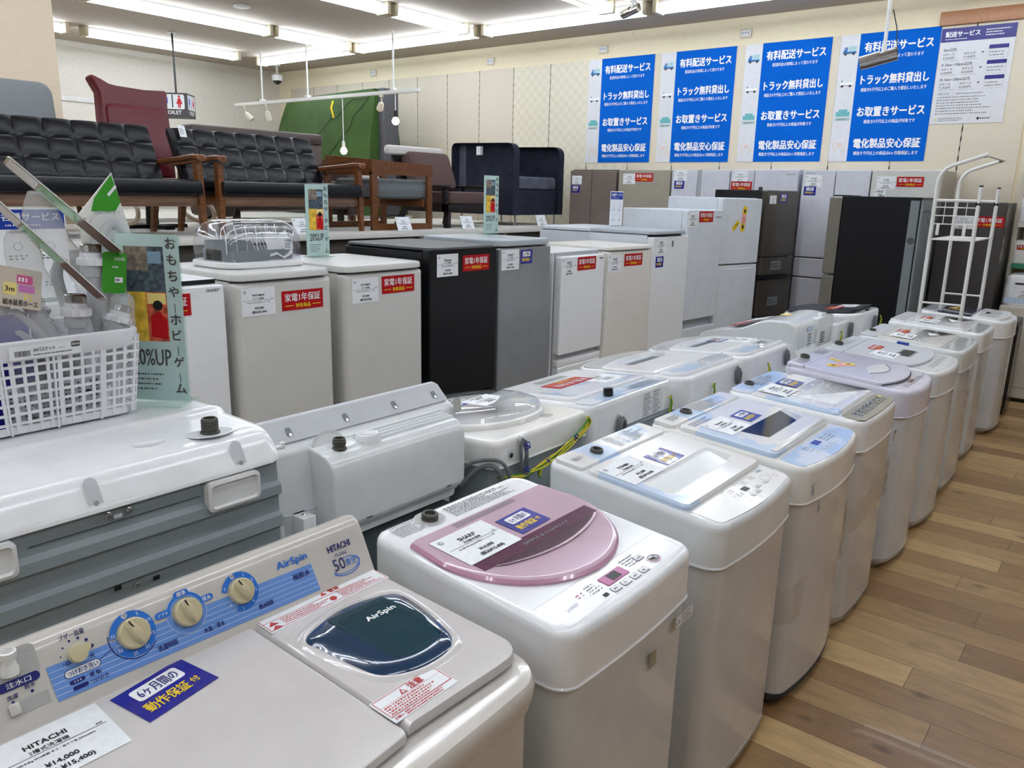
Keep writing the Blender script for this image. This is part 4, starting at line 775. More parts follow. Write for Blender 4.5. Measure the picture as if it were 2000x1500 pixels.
# local: x = .68 - world y ; y = world x + 1.74 ; back plane y = .29
b = MB().m('steel_white'); b.loft([[(x, y, z) for x, y in rrect(.63, .53, .04, 5, .02, cy=-.01)] for z in (.04, .99)]); part('body', b, w10)
cov = [(-.31, .93), (-.30, 1.00), (-.26, 1.045), (-.22, 1.055), (.02, 1.064), (.045, 1.068), (.06, 1.066), (.075, 1.056), (.20, 1.053), (.235, 1.046), (.255, 1.035), (.268, 1.02), (.288, .995), (.291, .982), (.27, .982), (-.25, .93)]
b = MB().m('white'); extr(b, cov, -.335, .335, .03); part('top_cover', b, w10)
b = MB().m('grey_steel'); R = [(.0, .984), (.008, .95), (.008, .935), (.020, .925), (.022, .905), (.008, .895), (.008, .86), (.020, .852), (.022, .828), (.008, .818), (.008, .80), (.008, .2), (0, .06)]
b.loft([[(-.325+.65*i, .27+y, z) for y, z in R] for i in (0, 1)], (0, 0), False)
b.box(-.325, .325, .255, .279, .06, .984, .004)
BF = frame((0, .2795, 0), (-1, 0, 0), (0, 0, 1))       # u = world y - .68
b.at(BF); b.m('steel_dark'); b.box(-.195, .135, .950, .9515, 0, .002); part('back_panel', b, w10, 'grey pressed-steel back panel')
for yc in (.885, .40):
    b = MB().m('white_matt').at(BF); x = yc-.68; y = .945
    o = rrect(.124, .066, .012, 5, cx=x, cy=y); i = rrect(.110, .052, .009, 5, cx=x, cy=y); j = rrect(.104, .046, .008, 5, cx=x, cy=y)
    b.loft([[(p, q, 0) for p, q in o], [(p, q, .018) for p, q in o], [(p, q, .021) for p, q in i], [(p, q, .0138) for p, q in j]], (0, 1)); part('handle', b, w10, 'white recessed handle')
for yc, z in ((.623, .972), (.662, .970), (.663, .813)):
    b = MB().m('chrome').at(BF); b.lathe([(.006, 0), (.006, .003), (.003, .005), (0, .005)], 14, (0, 1), (yc-.68, z, .0085)); b.m('ink'); b.rect(yc-.68-.003, z-.0006, yc-.68+.003, z+.0006, .0138); part('screw', b, w10)
b = MB().m('black_matt').at(BF); b.rect(.016, .806, .030, .816, .0095); b.rect(-.060, .814, -.046, .824, .0095); b.m('paper_grey'); b.rect(-.047, .960, -.031, .968, .0090); part('slots', b, w10)
CF = frame((0, .2905, 0), (-1, 0, 0), (0, 0, 1))
for yc in (.605, .910):
    b = MB().m('paper_grey').at(frame((0, .281, 1.005), (-1, 0, 0), (0, -.026, .052))); P = [(.013*cos(t), .030+.013*sin(t)) for t in [pi*i/10 for i in range(11)]]
    b.poly([(yc-.68+x, y) for x, y in P] + [(yc-.68-.014, -.012), (yc-.68+.014, -.012)], .0012); b.m('chrome'); b.disc(yc-.68, -.007, .005, .003, 12); part('screw_notch', b, w10)
b = MB().m('stub').at(T(.68-.893, .2, 1.053)); b.lathe([(.021, 0), (.021, .004), (.0175, .006)] + [(.0175+(.0012 if q % 2 else 0), .008+q*.003) for q in range(8)] + [(.016, .034), (.013, .034), (.012, .02), (0, .02)], 24, (0, 1)); part('water_inlet', b, w10, 'dark grey threaded water inlet')
b = MB().m('paper_grey').at(T(.68-.893, .2, 1.0537)); b.disc(0, 0, .05, 0, 28, .036); b.m('white'); b.ring(0, 0, .05, .053, .0008, k=.72); part('inlet_dish', b, w10)
b = MB().m('white').at(T(.68-.768, .175, 1.053)); b.plate([(.034*cos(t), .024*sin(t)) for t in [pi*i/14 for i in range(15)]], 0, .007, .003); part('cap', b, w10)
b = MB().m('white_matt'); b.box(.68-1.035, .68-1.005, .255, .27, .998, 1.006, .002); b.tube([(.68-1.032, .262, .998), (.68-1.032, .262, 1.012)], .006); part('cord_hook', b, w10)

# tall-backed machine behind the pink one
w11 = thing('washing_machine', 'all white washing machine with a tall bulging back and sloped slotted crest', 'washing machine', (-1.74, 1.385, 0), -90, GB)
X = lambda yw: 1.40-yw
Y = lambda xw: xw+1.74
b = MB().m('steel_cool'); b.loft([[(x, y, z) for x, y in rrect(.62, .50, .04, 5, .02, cx=X(1.38), cy=-.04)] for z in (.04, .80)]); part('body', b, w11)
sh = [(Y(-1.99), .70), (Y(-1.99), .80), (Y(-1.93), .86), (Y(-1.75), .93), (Y(-1.66), .975), (Y(-1.59), .968), (Y(-1.565), .955), (Y(-1.552), .94), (Y(-1.545), .88), (Y(-1.535), .70)]
b = MB().m('white_grey'); extr(b, sh, X(1.725), X(1.055), .022); part('top_cover', b, w11)
cr = [(Y(-1.80), .94), (Y(-1.70), .985), (Y(-1.655), 1.010), (Y(-1.635), 1.016), (Y(-1.618), 1.012), (Y(-1.578), .9685), (Y(-1.584), .962), (Y(-1.66), .962)]
b = MB().m('lid_dull'); extr(b, cr, X(1.710), X(1.072), .014); part('crest', b, w11, 'sloped pale grey crest with four slots')
SF = frame((0, Y(-1.5955), .988), (-1, 0, 0), (0, -.040, .0435))
for yc in (1.15, 1.330, 1.505, 1.665):
    b = MB().m('back_grey').at(SF); b.poly(rrect(.016, .024, .005, 4, cx=yc-1.40, cy=0), .0015); b.m('chrome'); b.disc(yc-1.40, -.008, .004, .002, 10); part('slot', b, w11)
bu = [(Y(-1.575), .70), (Y(-1.572), .952), (Y(-1.555), .950), (Y(-1.515), .945), (Y(-1.490), .938), (Y(-1.472), .927), (Y(-1.462), .912), (Y(-1.458), .892), (Y(-1.457), .86), (Y(-1.458), .76), (Y(-1.470), .742), (Y(-1.50), .735), (Y(-1.50), .70)]
b = MB().m('white_grey'); extr(b, bu, X(1.655), X(1.175), .012)
b.m('white'); [b.tube([(X(1.645), Y(-1.552+.017*q), .953-.0022*q), (X(1.30), Y(-1.552+.017*q), .953-.0022*q)], .0022, 6) for q in range(4)]; part('back_cover', b, w11, 'bulging white back cover')
b = MB().m('white'); P = [(.055*cos(t), .045*sin(t)) for t in [pi*i/16 for i in range(17)]]; b.at(frame((X(1.235), Y(-1.548), .938), (-1, 0, 0), (0, -.3, 1))); b.poly(P, .0015); b.m('white_grey'); b.ring(0, 0, .044, .054, .0022, 0, 180, 20, .82); part('inlet_niche', b, w11)
b = MB().m('stub').at(T(X(1.237), Y(-1.51), .943)); b.lathe([(.0185, 0), (.0185, .003), (.0155, .005), (.0155, .010), (.017, .012), (.017, .022), (.0155, .024), (.0155, .028), (.012, .028), (.011, .015), (0, .015)], 22, (0, 1)); part('water_inlet', b, w11, 'brown-grey threaded water inlet')
b = MB().m('white').at(T(X(1.335), Y(-1.515), .935)); b.loft([[(x, y, 0) for x, y in rrect(.07, .055, .02, 4)], [(x, y, .022) for x, y in rrect(.064, .05, .02, 4)], [(x, y, .026) for x, y in rrect(.058, .044, .018, 4)]]); b.m('lid_dull'); b.ring(0, 0, .019, .0205, .0268, k=.8); b.m('white'); b.disc(0, 0, .019, .0272, 20, .0155); part('cap', b, w11, 'white filler cap block')
b = MB().m('trough').at(frame((X(1.715), Y(-1.549), .955), (-1, 0, 0), (0, -.2, 1))); b.poly(rrect(.034, .046, .014, 5), .003); part('screw_recess', b, w11)
b = MB().m('white'); b.box(X(1.145), X(1.105), Y(-1.54), Y(-1.49), .70, .80, .004); b.m('chrome'); b.lathe([(.006, 0), (.004, .003), (0, .003)], 12, (0, 1), (X(1.125), Y(-1.515), .80)); part('foot_block', b, w11)
b = MB().m('steel_dark'); b.box(X(1.62), X(1.22), Y(-1.53), Y(-1.49), .10, .69); part('back_panel', b, w11)
b = MB().m('black').at(frame((0, Y(-1.4575), 0), (-1, 0, 0), (0, 0, 1))); b.rect(-.125, .757, -.105, .760, .001); b.rect(.175, .757, .195, .760, .001); part('slits', b, w11)
b = MB().m('cord_grey'); b.tube(spline([(X(1.68), Y(-1.50), .72), (X(1.72), Y(-1.46), .775), (X(1.74), Y(-1.41), .78), (X(1.76), Y(-1.40), .70), (X(1.74), Y(-1.44), .55)], 5, False), .007); b.tube(spline([(X(1.68), Y(-1.52), .74), (X(1.71), Y(-1.48), .79), (X(1.75), Y(-1.40), .80), (X(1.78), Y(-1.39), .71), (X(1.76), Y(-1.43), .55)], 5, False), .006); part('power_cord', b, w11)

def backwash(label, x0, x1, y0, y1, zb, zf, **k):
    return Washer(label, x0, x1, y0, y1, zb, zf, -1, group=GB, **k)
def wires(o, F, pts, r=.0022, n=5, seed=1, name='ground_wire', mat='wire_green', spread=.012):
    rnd = random.Random(seed); b = MB().m(mat).at(F)
    for i in range(n):
        if mat == 'wire_green': b.m('wire_green' if i % 2 else 'wire_yellow')
        b.tube(spline([(x+rnd.uniform(-1, 1)*spread, y+rnd.uniform(-1, 1)*spread, z+abs(rnd.uniform(0, 1))*spread*1.2) for x, y, z in pts], 4, False), r, 6)
    return part(name, b, o)
# machine with the oval clear lid and a bundle of ground wire
w12 = backwash('white washing machine with an oval clear lid and a long bundle of yellow-green wire', -1.93, -1.42, 1.73, 2.245, .853, .825, skirt=.058, body='grey_steel', top='white_warm', rad=.035)
yc = 1.985
b = w12.mb('white_warm'); b.plate([(.245*cos(2*pi*i/40), -.03+.21*sin(2*pi*i/40)) for i in range(40)], .0004, .02, .012); part('lid', b, w12.t)
b = w12.mb('lid_clear'); b.loft([[(.235*q*cos(2*pi*i/40), -.03+.20*q*sin(2*pi*i/40), h) for i in range(40)] for q, h in ((1, .021), (.97, .035), (.85, .045), (.55, .052))], (0, 1)); part('clear_lid', b, w12.t, 'oval clear plastic lid')
stick('blue', w12.t, w12.F, .13, -.05, .12, 5, .0525); stick('price', w12.t, w12.F, .0, .0, .15, 5, .0532, ('SHARP', AUTO, 'ES-GE5A 5.5kg 2017年製', '16,000'))
b = w12.mb('paper'); b.loft([[(-.06+.10*j, .05+.05*i/6, .054+.035*(i/6)**2) for i in range(7)] for j in (0, 1)], (0, 0), False); part('curled_paper', b, w12.t, 'curled white paper')
b = w12.mb('panel_gold'); b.disc(-.11, .175, .014, .0012, 18, .011); b.m('lid_grey'); b.ring(-.11, .175, .014, .026, .001, k=.8); part('water_inlet', b, w12.t)
b = w12.mb('film'); b.loft([[(.02+.05*q*cos(2*pi*i/14), .16+.032*q*sin(2*pi*i/14), .001+h+.004*sin(i*2.3)) for i in range(14)] for q, h in ((1, 0), (.7, .012), (.3, .016))], (0, 1)); part('film_scrap', b, w12.t)
B = w12.back()
b = MB().m('paper_grey').at(B); b.rect(-.197, .785, -.170, .815, .001); b.m('black'); b.disc(-.184, .80, .008, .003); part('cord_socket', b, w12.t); b = MB().m('white_matt').at(B); b.box(-.148, -.132, .835, .855, 0, .012, .003); part('cord_hook', b, w12.t)
wires(w12.t, B, [(-.14, .845, .01), (-.152, .81, .012), (-.144, .74, .014), (-.128, .69, .014), (-.122, .75, .012), (-.13, .81, .012), (-.14, .84, .01)], .0042, 4, 3, 'power_cord', 'cord_grey', .006)
wires(w12.t, B, [(-.25, .742, .006), (-.19, .732, .01), (-.13, .728, .014), (-.03, .745, .02), (.10, .778, .02), (.19, .81, .012), (.215, .838, .012), (.225, .815, .012), (.17, .79, .02), (.05, .755, .02), (-.05, .735, .016), (-.06, .70, .012)], .0024, 6, 5, spread=.009)
b = MB().m('tie_blue').at(B); [b.ring(x, y, .010, .014, .028, 0, 360, 12) for x, y in ((-.02, .745), (.135, .787), (-.138, .745), (-.136, .825))]; [b.tube([(x-.012, y+.008, .028), (x+.012, y-.008, .028)], .003) for x, y in ((-.02, .745), (.135, .787), (-.138, .745), (-.136, .825))]; part('wire_tie', b, w12.t, 'blue wire ties')
# pale blue machine with a red label and printed back
w13 = backwash('pale blue and white washing machine with a black inlet and upside-down red label', -1.92, -1.42, 2.27, 2.86, .86, .815, skirt=.105, body='steel_cool', top='white', rad=.03)
w13.slab('rear_panel', 'marble_b', -.275, .285, .155, .238, .004, .02, .002)
b = w13.mb('white'); b.plate(rrect(.53, .36, .02, 4, cy=-.035), .0004, .014, .006); b.m('marble_b'); b.poly(rrect(.48, .16, .015, 4, cx=0, cy=.045), .0146); b.m('lid_grey'); b.poly(rrect(.20, .04, .012, 4, cx=.0, cy=-.15), .0148); part('lid', b, w13.t)
stick('red', w13.t, w13.F, .02, -.05, .24, 0, .0152); w13.price(-.12, .03, .17, 'Panasonic', AUTO, 'NA-F60B11 6.0kg 2018年製', '24,000', 0, .0152)
b = w13.mb('black'); b.lathe([(.017, 0), (.019, .012), (.017, .03), (0, .03)], 18, (0, 1), (.13, .205, .004)); part('water_inlet', b, w13.t, 'black water inlet')
stick('print', w13.t, w13.F, -.10, .205, .24, 0, .0045, ('5', '51'), .6)
B = w13.back(); stick('dense', w13.t, B, .125, .795, .135, 0, .0008, (), .95)
b = MB().m('grey_steel').at(B); b.box(-.10, .27, .10, .745, -.003, .0015); b.box(-.09, .26, .728, .736, .0, .006, .002); part('back_panel', b, w13.t, 'grey steel back panel')
b = MB().m('cord_grey').at(B); [b.tube([(-.13+.024*cos(t)*(1-.12*q), .74+.055*sin(t)*(1-.1*q), .012+.006*q) for t in [2*pi*i/20 for i in range(21)]], .0055, 6) for q in range(3)]; b.m('white_matt'); b.box(-.137, -.123, .785, .805, 0, .018, .003); part('power_cord', b, w13.t)
wires(w13.t, B, [(.255, .80, .006), (.26, .78, .012), (.252, .745, .012), (.266, .72, .01)], .003, 5, 9, spread=.006)
# two rounded machines with grey window lids
def round_washer(label, x0, x1, y0, y1, seed, blue, extra):
    w = backwash(label, x0, x1, y0, y1, .86, .82, skirt=.10, body='steel_cool', top='white', rad=.06, bow=.06)
    W = w.W
    b = w.mb('white'); b.plate(rrect(W-.03, .13, .05, 5, cy=.175), .0004, .014, .006); b.m('marble_b'); b.poly(rrect(W*.48, .085, .03, 4, cx=W*.2, cy=.19), .0146); b.m('lid_clear'); b.loft([[(x, y, z) for x, y in rrect(W*.4*q, .07*q, .02, 4, cx=-W*.22, cy=.19)] for q, z in ((1, .0145), (.9, .022))], (0, 1)); part('rear_panel', b, w.t)
    w.recess_lid('white', 'lid_dull', -W/2+.012, W/2-.012, -.16, .105, .013, -W*.32, W*.30, -.145, -.055, .0115, .03, 0, bow=.04)
    b = w.mb('back_grey'); b.poly(rrect(W*.54, .055, .008, 3, cx=-.005, cy=-.105), .0021); b.m('steel_dark'); b.poly(rrect(W*.44, .028, .006, 3, cx=.0, cy=-.098), .0026); part('window', b, w.t)
    w.slab('control_panel', 'lid_grey', -W/2+.02, W/2-.02, -.255, -.175, .006, .03, .003, .055)
    b = w.mb('panel_gold'); b.disc(.02, .205, .013, .0155, 16, .010); part('water_inlet', b, w.t)
    B = w.back(); wires(w.t, B, [(-W*.12, .80, .006), (-W*.12, .775, .012), (-W*.13, .745, .012), (-W*.11, .72, .01)], .003, 5, seed, spread=.007)
    b = MB().m('cord_grey').at(B); [b.tube([(W*.32+.014*cos(t)*(1-.1*q), .80+.04*sin(t)*(1-.1*q), .01+.006*q) for t in [2*pi*i/16 for i in range(17)]], .005, 6) for q in range(3)]; b.m('white_matt'); b.box(W*.32-.004, W*.32+.004, .82, .865, .012, .03, .002); part('power_cord', b, w.t)
    if blue: stick('blue', w.t, w.F, -.10, -.06, .115, 0, .0136); w.price(-.17, .04, .16, 'AQUA', AUTO, 'AQW-GV70 7.0kg 2018年製', '26,000', 0, .0136)
    return w
w14 = round_washer('rounded white washing machine with a sunken grey lid window and no labels', -1.92, -1.37, 2.90, 3.47, 11, 0, 0)
w15 = round_washer('rounded white washing machine with a sunken grey lid window and a blue label', -1.90, -1.36, 3.50, 4.05, 17, 1, 0)
b = MB().m('cord_grey').at(w14.back()); b.tube([(-.20+.03*cos(t), .70+.05*sin(t), .012) for t in [2*pi*i/16 for i in range(17)]], .006, 6); part('cord_loop', b, w14.t)
# tall rear drum machine with vents
w16 = thing('washing_machine', 'white washing machine rising to a tall vented back', 'washing machine', (-1.68, 4.55, 0), -90, GB)
b = MB().m('steel_cool'); b.loft([[(x, y, z) for x, y in rrect(.58, .54, .04, 5, .04)] for z in (.04, .74)]); part('body', b, w16)
pr = [(-.29, .70), (-.292, .79), (-.27, .815), (-.15, .845), (-.06, .86), (.0, .885), (.06, .915), (.12, .93), (.20, .93), (.25, .915), (.27, .885), (.275, .86), (.276, .78), (.276, .70)]
b = MB().m('white_grey'); extr(b, spline(pr, 3), -.295, .295, .02); part('top_cover', b, w16)
LF = frame((0, -.13, .8525), (1, 0, 0), (0, .20, .052))
b = MB().m('lid_clear').at(LF); b.plate(rrect(.50, .23, .05, 5), .002, .008, .003); b.m('lid_dull'); b.poly(rrect(.30, .13, .04, 5, cx=-.02, cy=0), .0015); part('lid', b, w16)
stick('red', w16, LF, .12, .02, .19, 0, .009); stick('price', w16, LF, -.06, .06, .16, 0, .009, ('Panasonic', 'ドラム式洗濯機', 'NA-VX 9.0kg 2017年製', '89,000'))
B = frame((0, .278, 0), (-1, 0, 0), (0, 0, 1))
b = MB().m('white_grey').at(B); b.box(.01, .27, .70, .925, -.03, .012, .01); b.m('black_matt')
for r in range(7):
    for c in range(2): b.rect(-.12+.03*c, .735+.018*r, -.105+.03*c, .743+.018*r, .001)
for r in range(5): b.box(.05, .12, .78+.014*r, .784+.014*r, .010, .0145)
b.m('white'); b.box(.09, .16, .915, .945, -.03, .0, .006); part('vent_housing', b, w16, 'vented back housing')
b = MB().m('label_blue2').at(B); b.rect(-.15, .868, -.05, .89, .0005); b.m('blue_print'); b.rect(-.148, .870, -.052, .888, .001); part('printed_notes', b, w16)
b = MB().m('yellow_soft').at(frame((0, .12, .931), (1, 0, 0), (0, 1, .0))); b.rect(-.02, -.03, .08, .02, .002); part('yellow_label', b, w16, 'yellow printed label')
w17 = backwash('low white washing machine with a black lid strip, mostly hidden by the vented one', -1.86, -1.40, 4.92, 5.28, .85, .82, skirt=.11, body='steel_cool', top='white', rad=.06)
w17.slab('lid', 'dark_glass', -.14, .14, -.12, .10, .01, .02, .004); wires(w17.t, w17.back(), [(-.10, .80, .006), (-.10, .77, .012), (-.11, .74, .01)], .003, 5, 23, spread=.008)
b = MB().m('cord_grey').at(w17.back()); [b.tube([(.08+.014*cos(t), .78+.05*sin(t), .01+.006*q) for t in [2*pi*i/16 for i in range(17)]], .006, 6) for q in range(3)]; part('power_cord', b, w17.t)
w18 = backwash('white washing machine with a black top and red label, last in the back row', -1.88, -1.38, 5.36, 5.88, .865, .82, skirt=.13, body='steel_cool', top='white', rad=.10, bow=.05)
b = w18.mb('fridge_black_top'); b.plate(rrect(.47, .42, .05, 5, .05, cy=-.02), .0004, .018, .008); b.m('black'); b.poly(rrect(.22, .05, .02, 4, cy=-.10), .0186); part('lid', b, w18.t, 'black lid')
b = w18.mb('fridge_black_top'); b.plate(rrect(.40, .06, .01, 3, cy=.17), .018, .022, .002); b.m('back_grey'); b.dashes(-.18, .15, .18, .19, 3, .0226, 4, .5, .05, .1); part('rear_panel', b, w18.t)
stick('red', w18.t, w18.F, .04, .02, .20, 0, .0192); w18.price(-.10, .07, .17, 'AQUA', AUTO, 'AQW-GV80 8.0kg 2019年製', '32,000', 0, .0192)
b = w18.mb('black'); b.lathe([(.012, 0), (.014, .014), (0, .016)], 12, (0, 1), (.02, .225, -.004)); part('water_inlet', b, w18.t)
wires(w18.t, w18.back(), [(.20, .81, .006), (.20, .78, .012), (.19, .74, .01)], .003, 5, 29, spread=.008)
b = MB().m('cord_grey').at(w18.back()); [b.tube([(.04+.014*cos(t), .78+.045*sin(t), .01+.006*q) for t in [2*pi*i/16 for i in range(17)]], .006, 6) for q in range(3)]; part('power_cord', b, w18.t)

# ------------------------------------------------------------------ refrigerators
def fridge(label, A, W, D, Hh, rz, body, door, doors, top=None, toph=.035, rad=.02, dt=.05, group='refrigerators facing the aisle', gapm='black', base=.05, overhang=0.0, name='refrigerator', dlabel=None):
    """A = front left corner on the floor; doors = list of (x0, x1, z0, z1) from the left bottom"""
    Rm = RZ(rz); c = Rm @ Vector((W/2, D/2, 0)); t = thing(name, label, 'refrigerator', (A[0]+c.x, A[1]+c.y, 0), rz, group)
    t['w'] = W; t['d'] = D
    b = MB().m(body); zt = Hh-(toph if top else 0)
    b.box(-W/2+.004, W/2-.004, -D/2+dt+.006, D/2, base, zt, .008); part('body', b, t)
    b = MB().m('gap'); b.box(-W/2+.02, W/2-.02, -D/2+.05, D/2-.03, 0, base+.01); b.m(gapm); b.box(-W/2+.012, W/2-.012, -D/2+dt-.004, -D/2+dt+.010, base, zt-.002); part('base', b, t)
    if top:
        b = MB().m(top); o = rrect(W+2*overhang, D, .045, 5, .008); i = rrect(W+2*overhang-.02, D-.02, .04, 5, .008)
        b.loft([[(x, y, zt+.003) for x, y in i], [(x, y, zt+.008) for x, y in o], [(x, y, Hh-.010) for x, y in o], [(x, y, Hh-.002) for x, y in rrect(W+2*overhang-.008, D-.008, .043, 5, .008)], [(x, y, Hh) for x, y in i]]); part('top_cover', b, t)
    for x0, x1, z0, z1 in doors:
        b = MB().m(door).at(frame((-W/2, -D/2+dt, 0), (1, 0, 0), (0, 0, 1)))
        w, h = x1-x0, z1-z0; o = rrect(w, h, min(rad, .012), 3, cx=(x0+x1)/2, cy=(z0+z1)/2)
        ks = [(0, 0), (dt-rad, 0), (dt-rad*.5, rad*.14), (dt-rad*.14, rad*.5), (dt, rad)]
        b.loft([[(x, y, n) for x, y in rrect(w-2*k, h-2*k*.6, .012, 3, cx=(x0+x1)/2, cy=(z0+z1)/2)] for n, k in ks]); part('door', b, t, dlabel)
    return t
def ff(t): return frame((-t['w']/2, -t['d']/2, 0), (1, 0, 0), (0, 0, 1))     # u from the left edge, v = height
def tags(t, price=None, red=None, blue=None, pw=.16):
    F = ff(t)
    if price: stick('price', t, F, price[0], price[1], pw, 0, .0008, price[2])
    if red: stick('red', t, F, red[0], red[1], .215, 0, .0008)
    if blue: stick('blue', t, F, blue[0], blue[1], .11, 0, .0008)
def brand(t, s, u, v, w, h, mat='ink'):
    b = MB().m(mat).at(ff(t)); b.text(s, u, v, w, h, .001, 1, True); part('brand_mark', b, t)
def small_tag(t, x, z, y=-.12, side=-1):
    stick('bar', t, frame((side*(t['w']/2-.0035), y, 0), (0, -1, 0) if side < 0 else (0, 1, 0), (0, 0, 1)), 0, z, .055)
R2 = '2ドア冷蔵庫'; R3 = 'ノンフロン冷蔵庫'
XF = -2.83
f = fridge('plain white small refrigerator at the left end of the row, under the service sign', (XF, .70), .50, .55, 1.19, 90, 'fridge_white', 'fridge_white', [(0, .50, .06, .45), (0, .50, .455, 1.185)], rad=.012)
f = fridge('white small refrigerator half hidden behind the tall mint sign', (XF, 1.265), .48, .56, 1.22, 90, 'fridge_white', 'fridge_white', [(0, .48, .06, .47), (0, .48, .475, 1.20)], rad=.010)
tags(f, None, (.225, 1.135)); brand(f, 'SHARP', .40, 1.175, .056, .012)
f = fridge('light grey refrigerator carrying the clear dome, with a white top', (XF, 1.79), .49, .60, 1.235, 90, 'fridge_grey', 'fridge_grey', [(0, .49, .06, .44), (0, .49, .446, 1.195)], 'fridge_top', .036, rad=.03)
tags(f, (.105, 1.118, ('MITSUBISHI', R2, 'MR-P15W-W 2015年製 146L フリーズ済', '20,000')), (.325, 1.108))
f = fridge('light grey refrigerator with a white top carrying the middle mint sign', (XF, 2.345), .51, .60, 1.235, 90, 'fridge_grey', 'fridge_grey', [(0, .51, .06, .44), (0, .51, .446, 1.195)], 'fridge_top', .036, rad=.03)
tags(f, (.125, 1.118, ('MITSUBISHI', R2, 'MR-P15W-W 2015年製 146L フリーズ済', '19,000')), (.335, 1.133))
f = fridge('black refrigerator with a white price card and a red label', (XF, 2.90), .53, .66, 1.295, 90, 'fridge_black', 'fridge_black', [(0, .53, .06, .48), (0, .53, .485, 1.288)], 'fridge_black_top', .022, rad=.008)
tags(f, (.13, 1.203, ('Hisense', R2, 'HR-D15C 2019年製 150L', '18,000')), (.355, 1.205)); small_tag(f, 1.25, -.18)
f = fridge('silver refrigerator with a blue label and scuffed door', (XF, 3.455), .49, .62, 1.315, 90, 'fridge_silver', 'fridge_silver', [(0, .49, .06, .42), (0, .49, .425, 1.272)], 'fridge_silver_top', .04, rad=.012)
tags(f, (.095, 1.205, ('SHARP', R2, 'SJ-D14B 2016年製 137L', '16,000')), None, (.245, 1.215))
f = fridge('small white two door refrigerator with an open grip between its doors', (XF, 4.045), .52, .56, 1.22, 90, 'fridge_white', 'fridge_white', [(0.02, .52, .06, .49), (0.02, .52, .57, 1.195)], rad=.010, gapm='fridge_side')
tags(f, (.10, 1.130, ('SHARP', R2, 'SJ-D14C 2017年製 137L', '18,000')), (.30, 1.143)); b = MB().m('fridge_white').at(ff(f)); b.box(.02, .52, .49, .535, -.05, -.005, .004); part('grip', b, f); b = MB().m('ink').at(ff(f)); b.rect(.45, 1.165, .495, 1.172, .001); part('brand_mark', b, f)
f = fridge('cream two door refrigerator with a rounded top, right of the small white one', (-2.835, 4.60), .555, .57, 1.235, 85, 'fridge_cream', 'fridge_cream', [(0, .555, .06, .44), (0, .555, .46, 1.205)], 'fridge_cream', .03, rad=.03, gapm='fridge_cream')
tags(f, (.09, 1.125, ('SHARP', R2, 'SJ-14E4 2017年製 140L', '17,000')), (.305, 1.14))
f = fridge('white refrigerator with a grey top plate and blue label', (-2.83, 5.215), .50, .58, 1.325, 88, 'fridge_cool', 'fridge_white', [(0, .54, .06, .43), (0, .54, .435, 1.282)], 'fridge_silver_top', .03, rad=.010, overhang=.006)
tags(f, (.115, 1.215, ('SHARP', R2, 'SJ-D17D 2018年製 167L', '22,000')), None, (.105, 1.10)); small_tag(f, 1.25, -.2); b = MB().m('back_grey').at(ff(f)); b.rect(.27, 1.205, .30, 1.25, .001); part('badge', b, f)
f = fridge('tall white two door refrigerator with a red label at its top', (-2.84, 5.765), .52, .62, 1.475, 85, 'fridge_cool', 'fridge_cool', [(0, .54, .06, .53), (0, .54, .60, 1.475)], rad=.010, gapm='fridge_side')
tags(f, (.07, 1.402, ('maxzen', R2, 'JR160ML01 2019年製 157L', '19,000')), (.275, 1.422)); brand(f, 'Maxzen', .43, 1.412, .08, .014, 'ink'); small_tag(f, 1.44, -.2)
f = fridge('tallest white two door refrigerator with yellow energy stickers, freezer on top', (-2.83, 6.36), .55, .60, 1.575, 76, 'fridge_cool', 'fridge_cool', [(0, .55, .06, .985), (0, .55, 1.02, 1.57)], rad=.012, gapm='fridge_side')
F = ff(f); stick('energy', f, F, .30, 1.40, .20, 84); stick('yellow', f, F, .20, 1.345, .10, 42); b = MB().m('fridge_white').at(F); b.box(0, .55, .985, 1.01, -.05, -.008, .004); part('grip', b, f)
f = fridge('black sided refrigerator with a bronze glass front, behind the tall white ones', (-2.69, 6.95), .50, .56, 1.645, 77, 'fridge_black', 'fridge_bronze', [(0, .50, .06, .52), (0, .50, .525, .86), (0, .50, .90, 1.06), (0, .50, 1.065, 1.645)], rad=.006, group='refrigerators by the back wall')
tags(f, (.10, 1.565, ('Haier', R3, 'AQR-27 2018年製 272L', '45,000')), None, (.26, 1.58), .10); F = ff(f)
for v in (.985, .66): b = MB().m('back_grey').at(F); b.rect(.16, v-.04, .32, v+.04, .001); b.m('ink'); b.dashes(.18, v-.025, .30, v+.025, 2, .0015, 3, .5, .1, .2); part('door_mark', b, f)
b = MB().m('fridge_black').at(F); b.box(-.02, .48, .865, .895, -.02, .02, .006); part('handle', b, f); b = MB().m('black'); b.lathe([(.02, 0), (.02, .02), (.012, .035), (0, .035)], 14, (0, 1), (-.12, -.12, 1.64)); part('hinge', b, f)
# along the back wall
YW = 7.66; GW = 'refrigerators by the back wall'
f = fridge('brown glass two door refrigerator beside the grey velvet chair', (-5.26, YW), .61, .65, 1.84, 0, 'fridge_dark', 'fridge_brown', [(0, .28, .06, 1.83), (.286, .60, .06, 1.83)], rad=.006, group=GW)
tags(f, (.09, 1.727, ('Haier', R3, 'AQR-SV 2017年製 355L', '55,000')), None, (.075, 1.629), .13); brand(f, 'AQUA', .04, 1.80, .05, .012, 'grey_ink')
f = fridge('beige champagne refrigerator with a red label, right of the brown glass one', (-4.63, YW), .62, .65, 1.84, 0, 'fridge_champ', 'fridge_champ', [(0, .62, .06, .60), (0, .62, .606, 1.838)], rad=.012, group=GW)
tags(f, (.135, 1.745, ('TOSHIBA', R3, 'GR-M41G 2017年製 411L', '60,000')), (.315, 1.762), None, .15); brand(f, 'TOSHIBA', .03, 1.81, .07, .013, 'grey_ink')
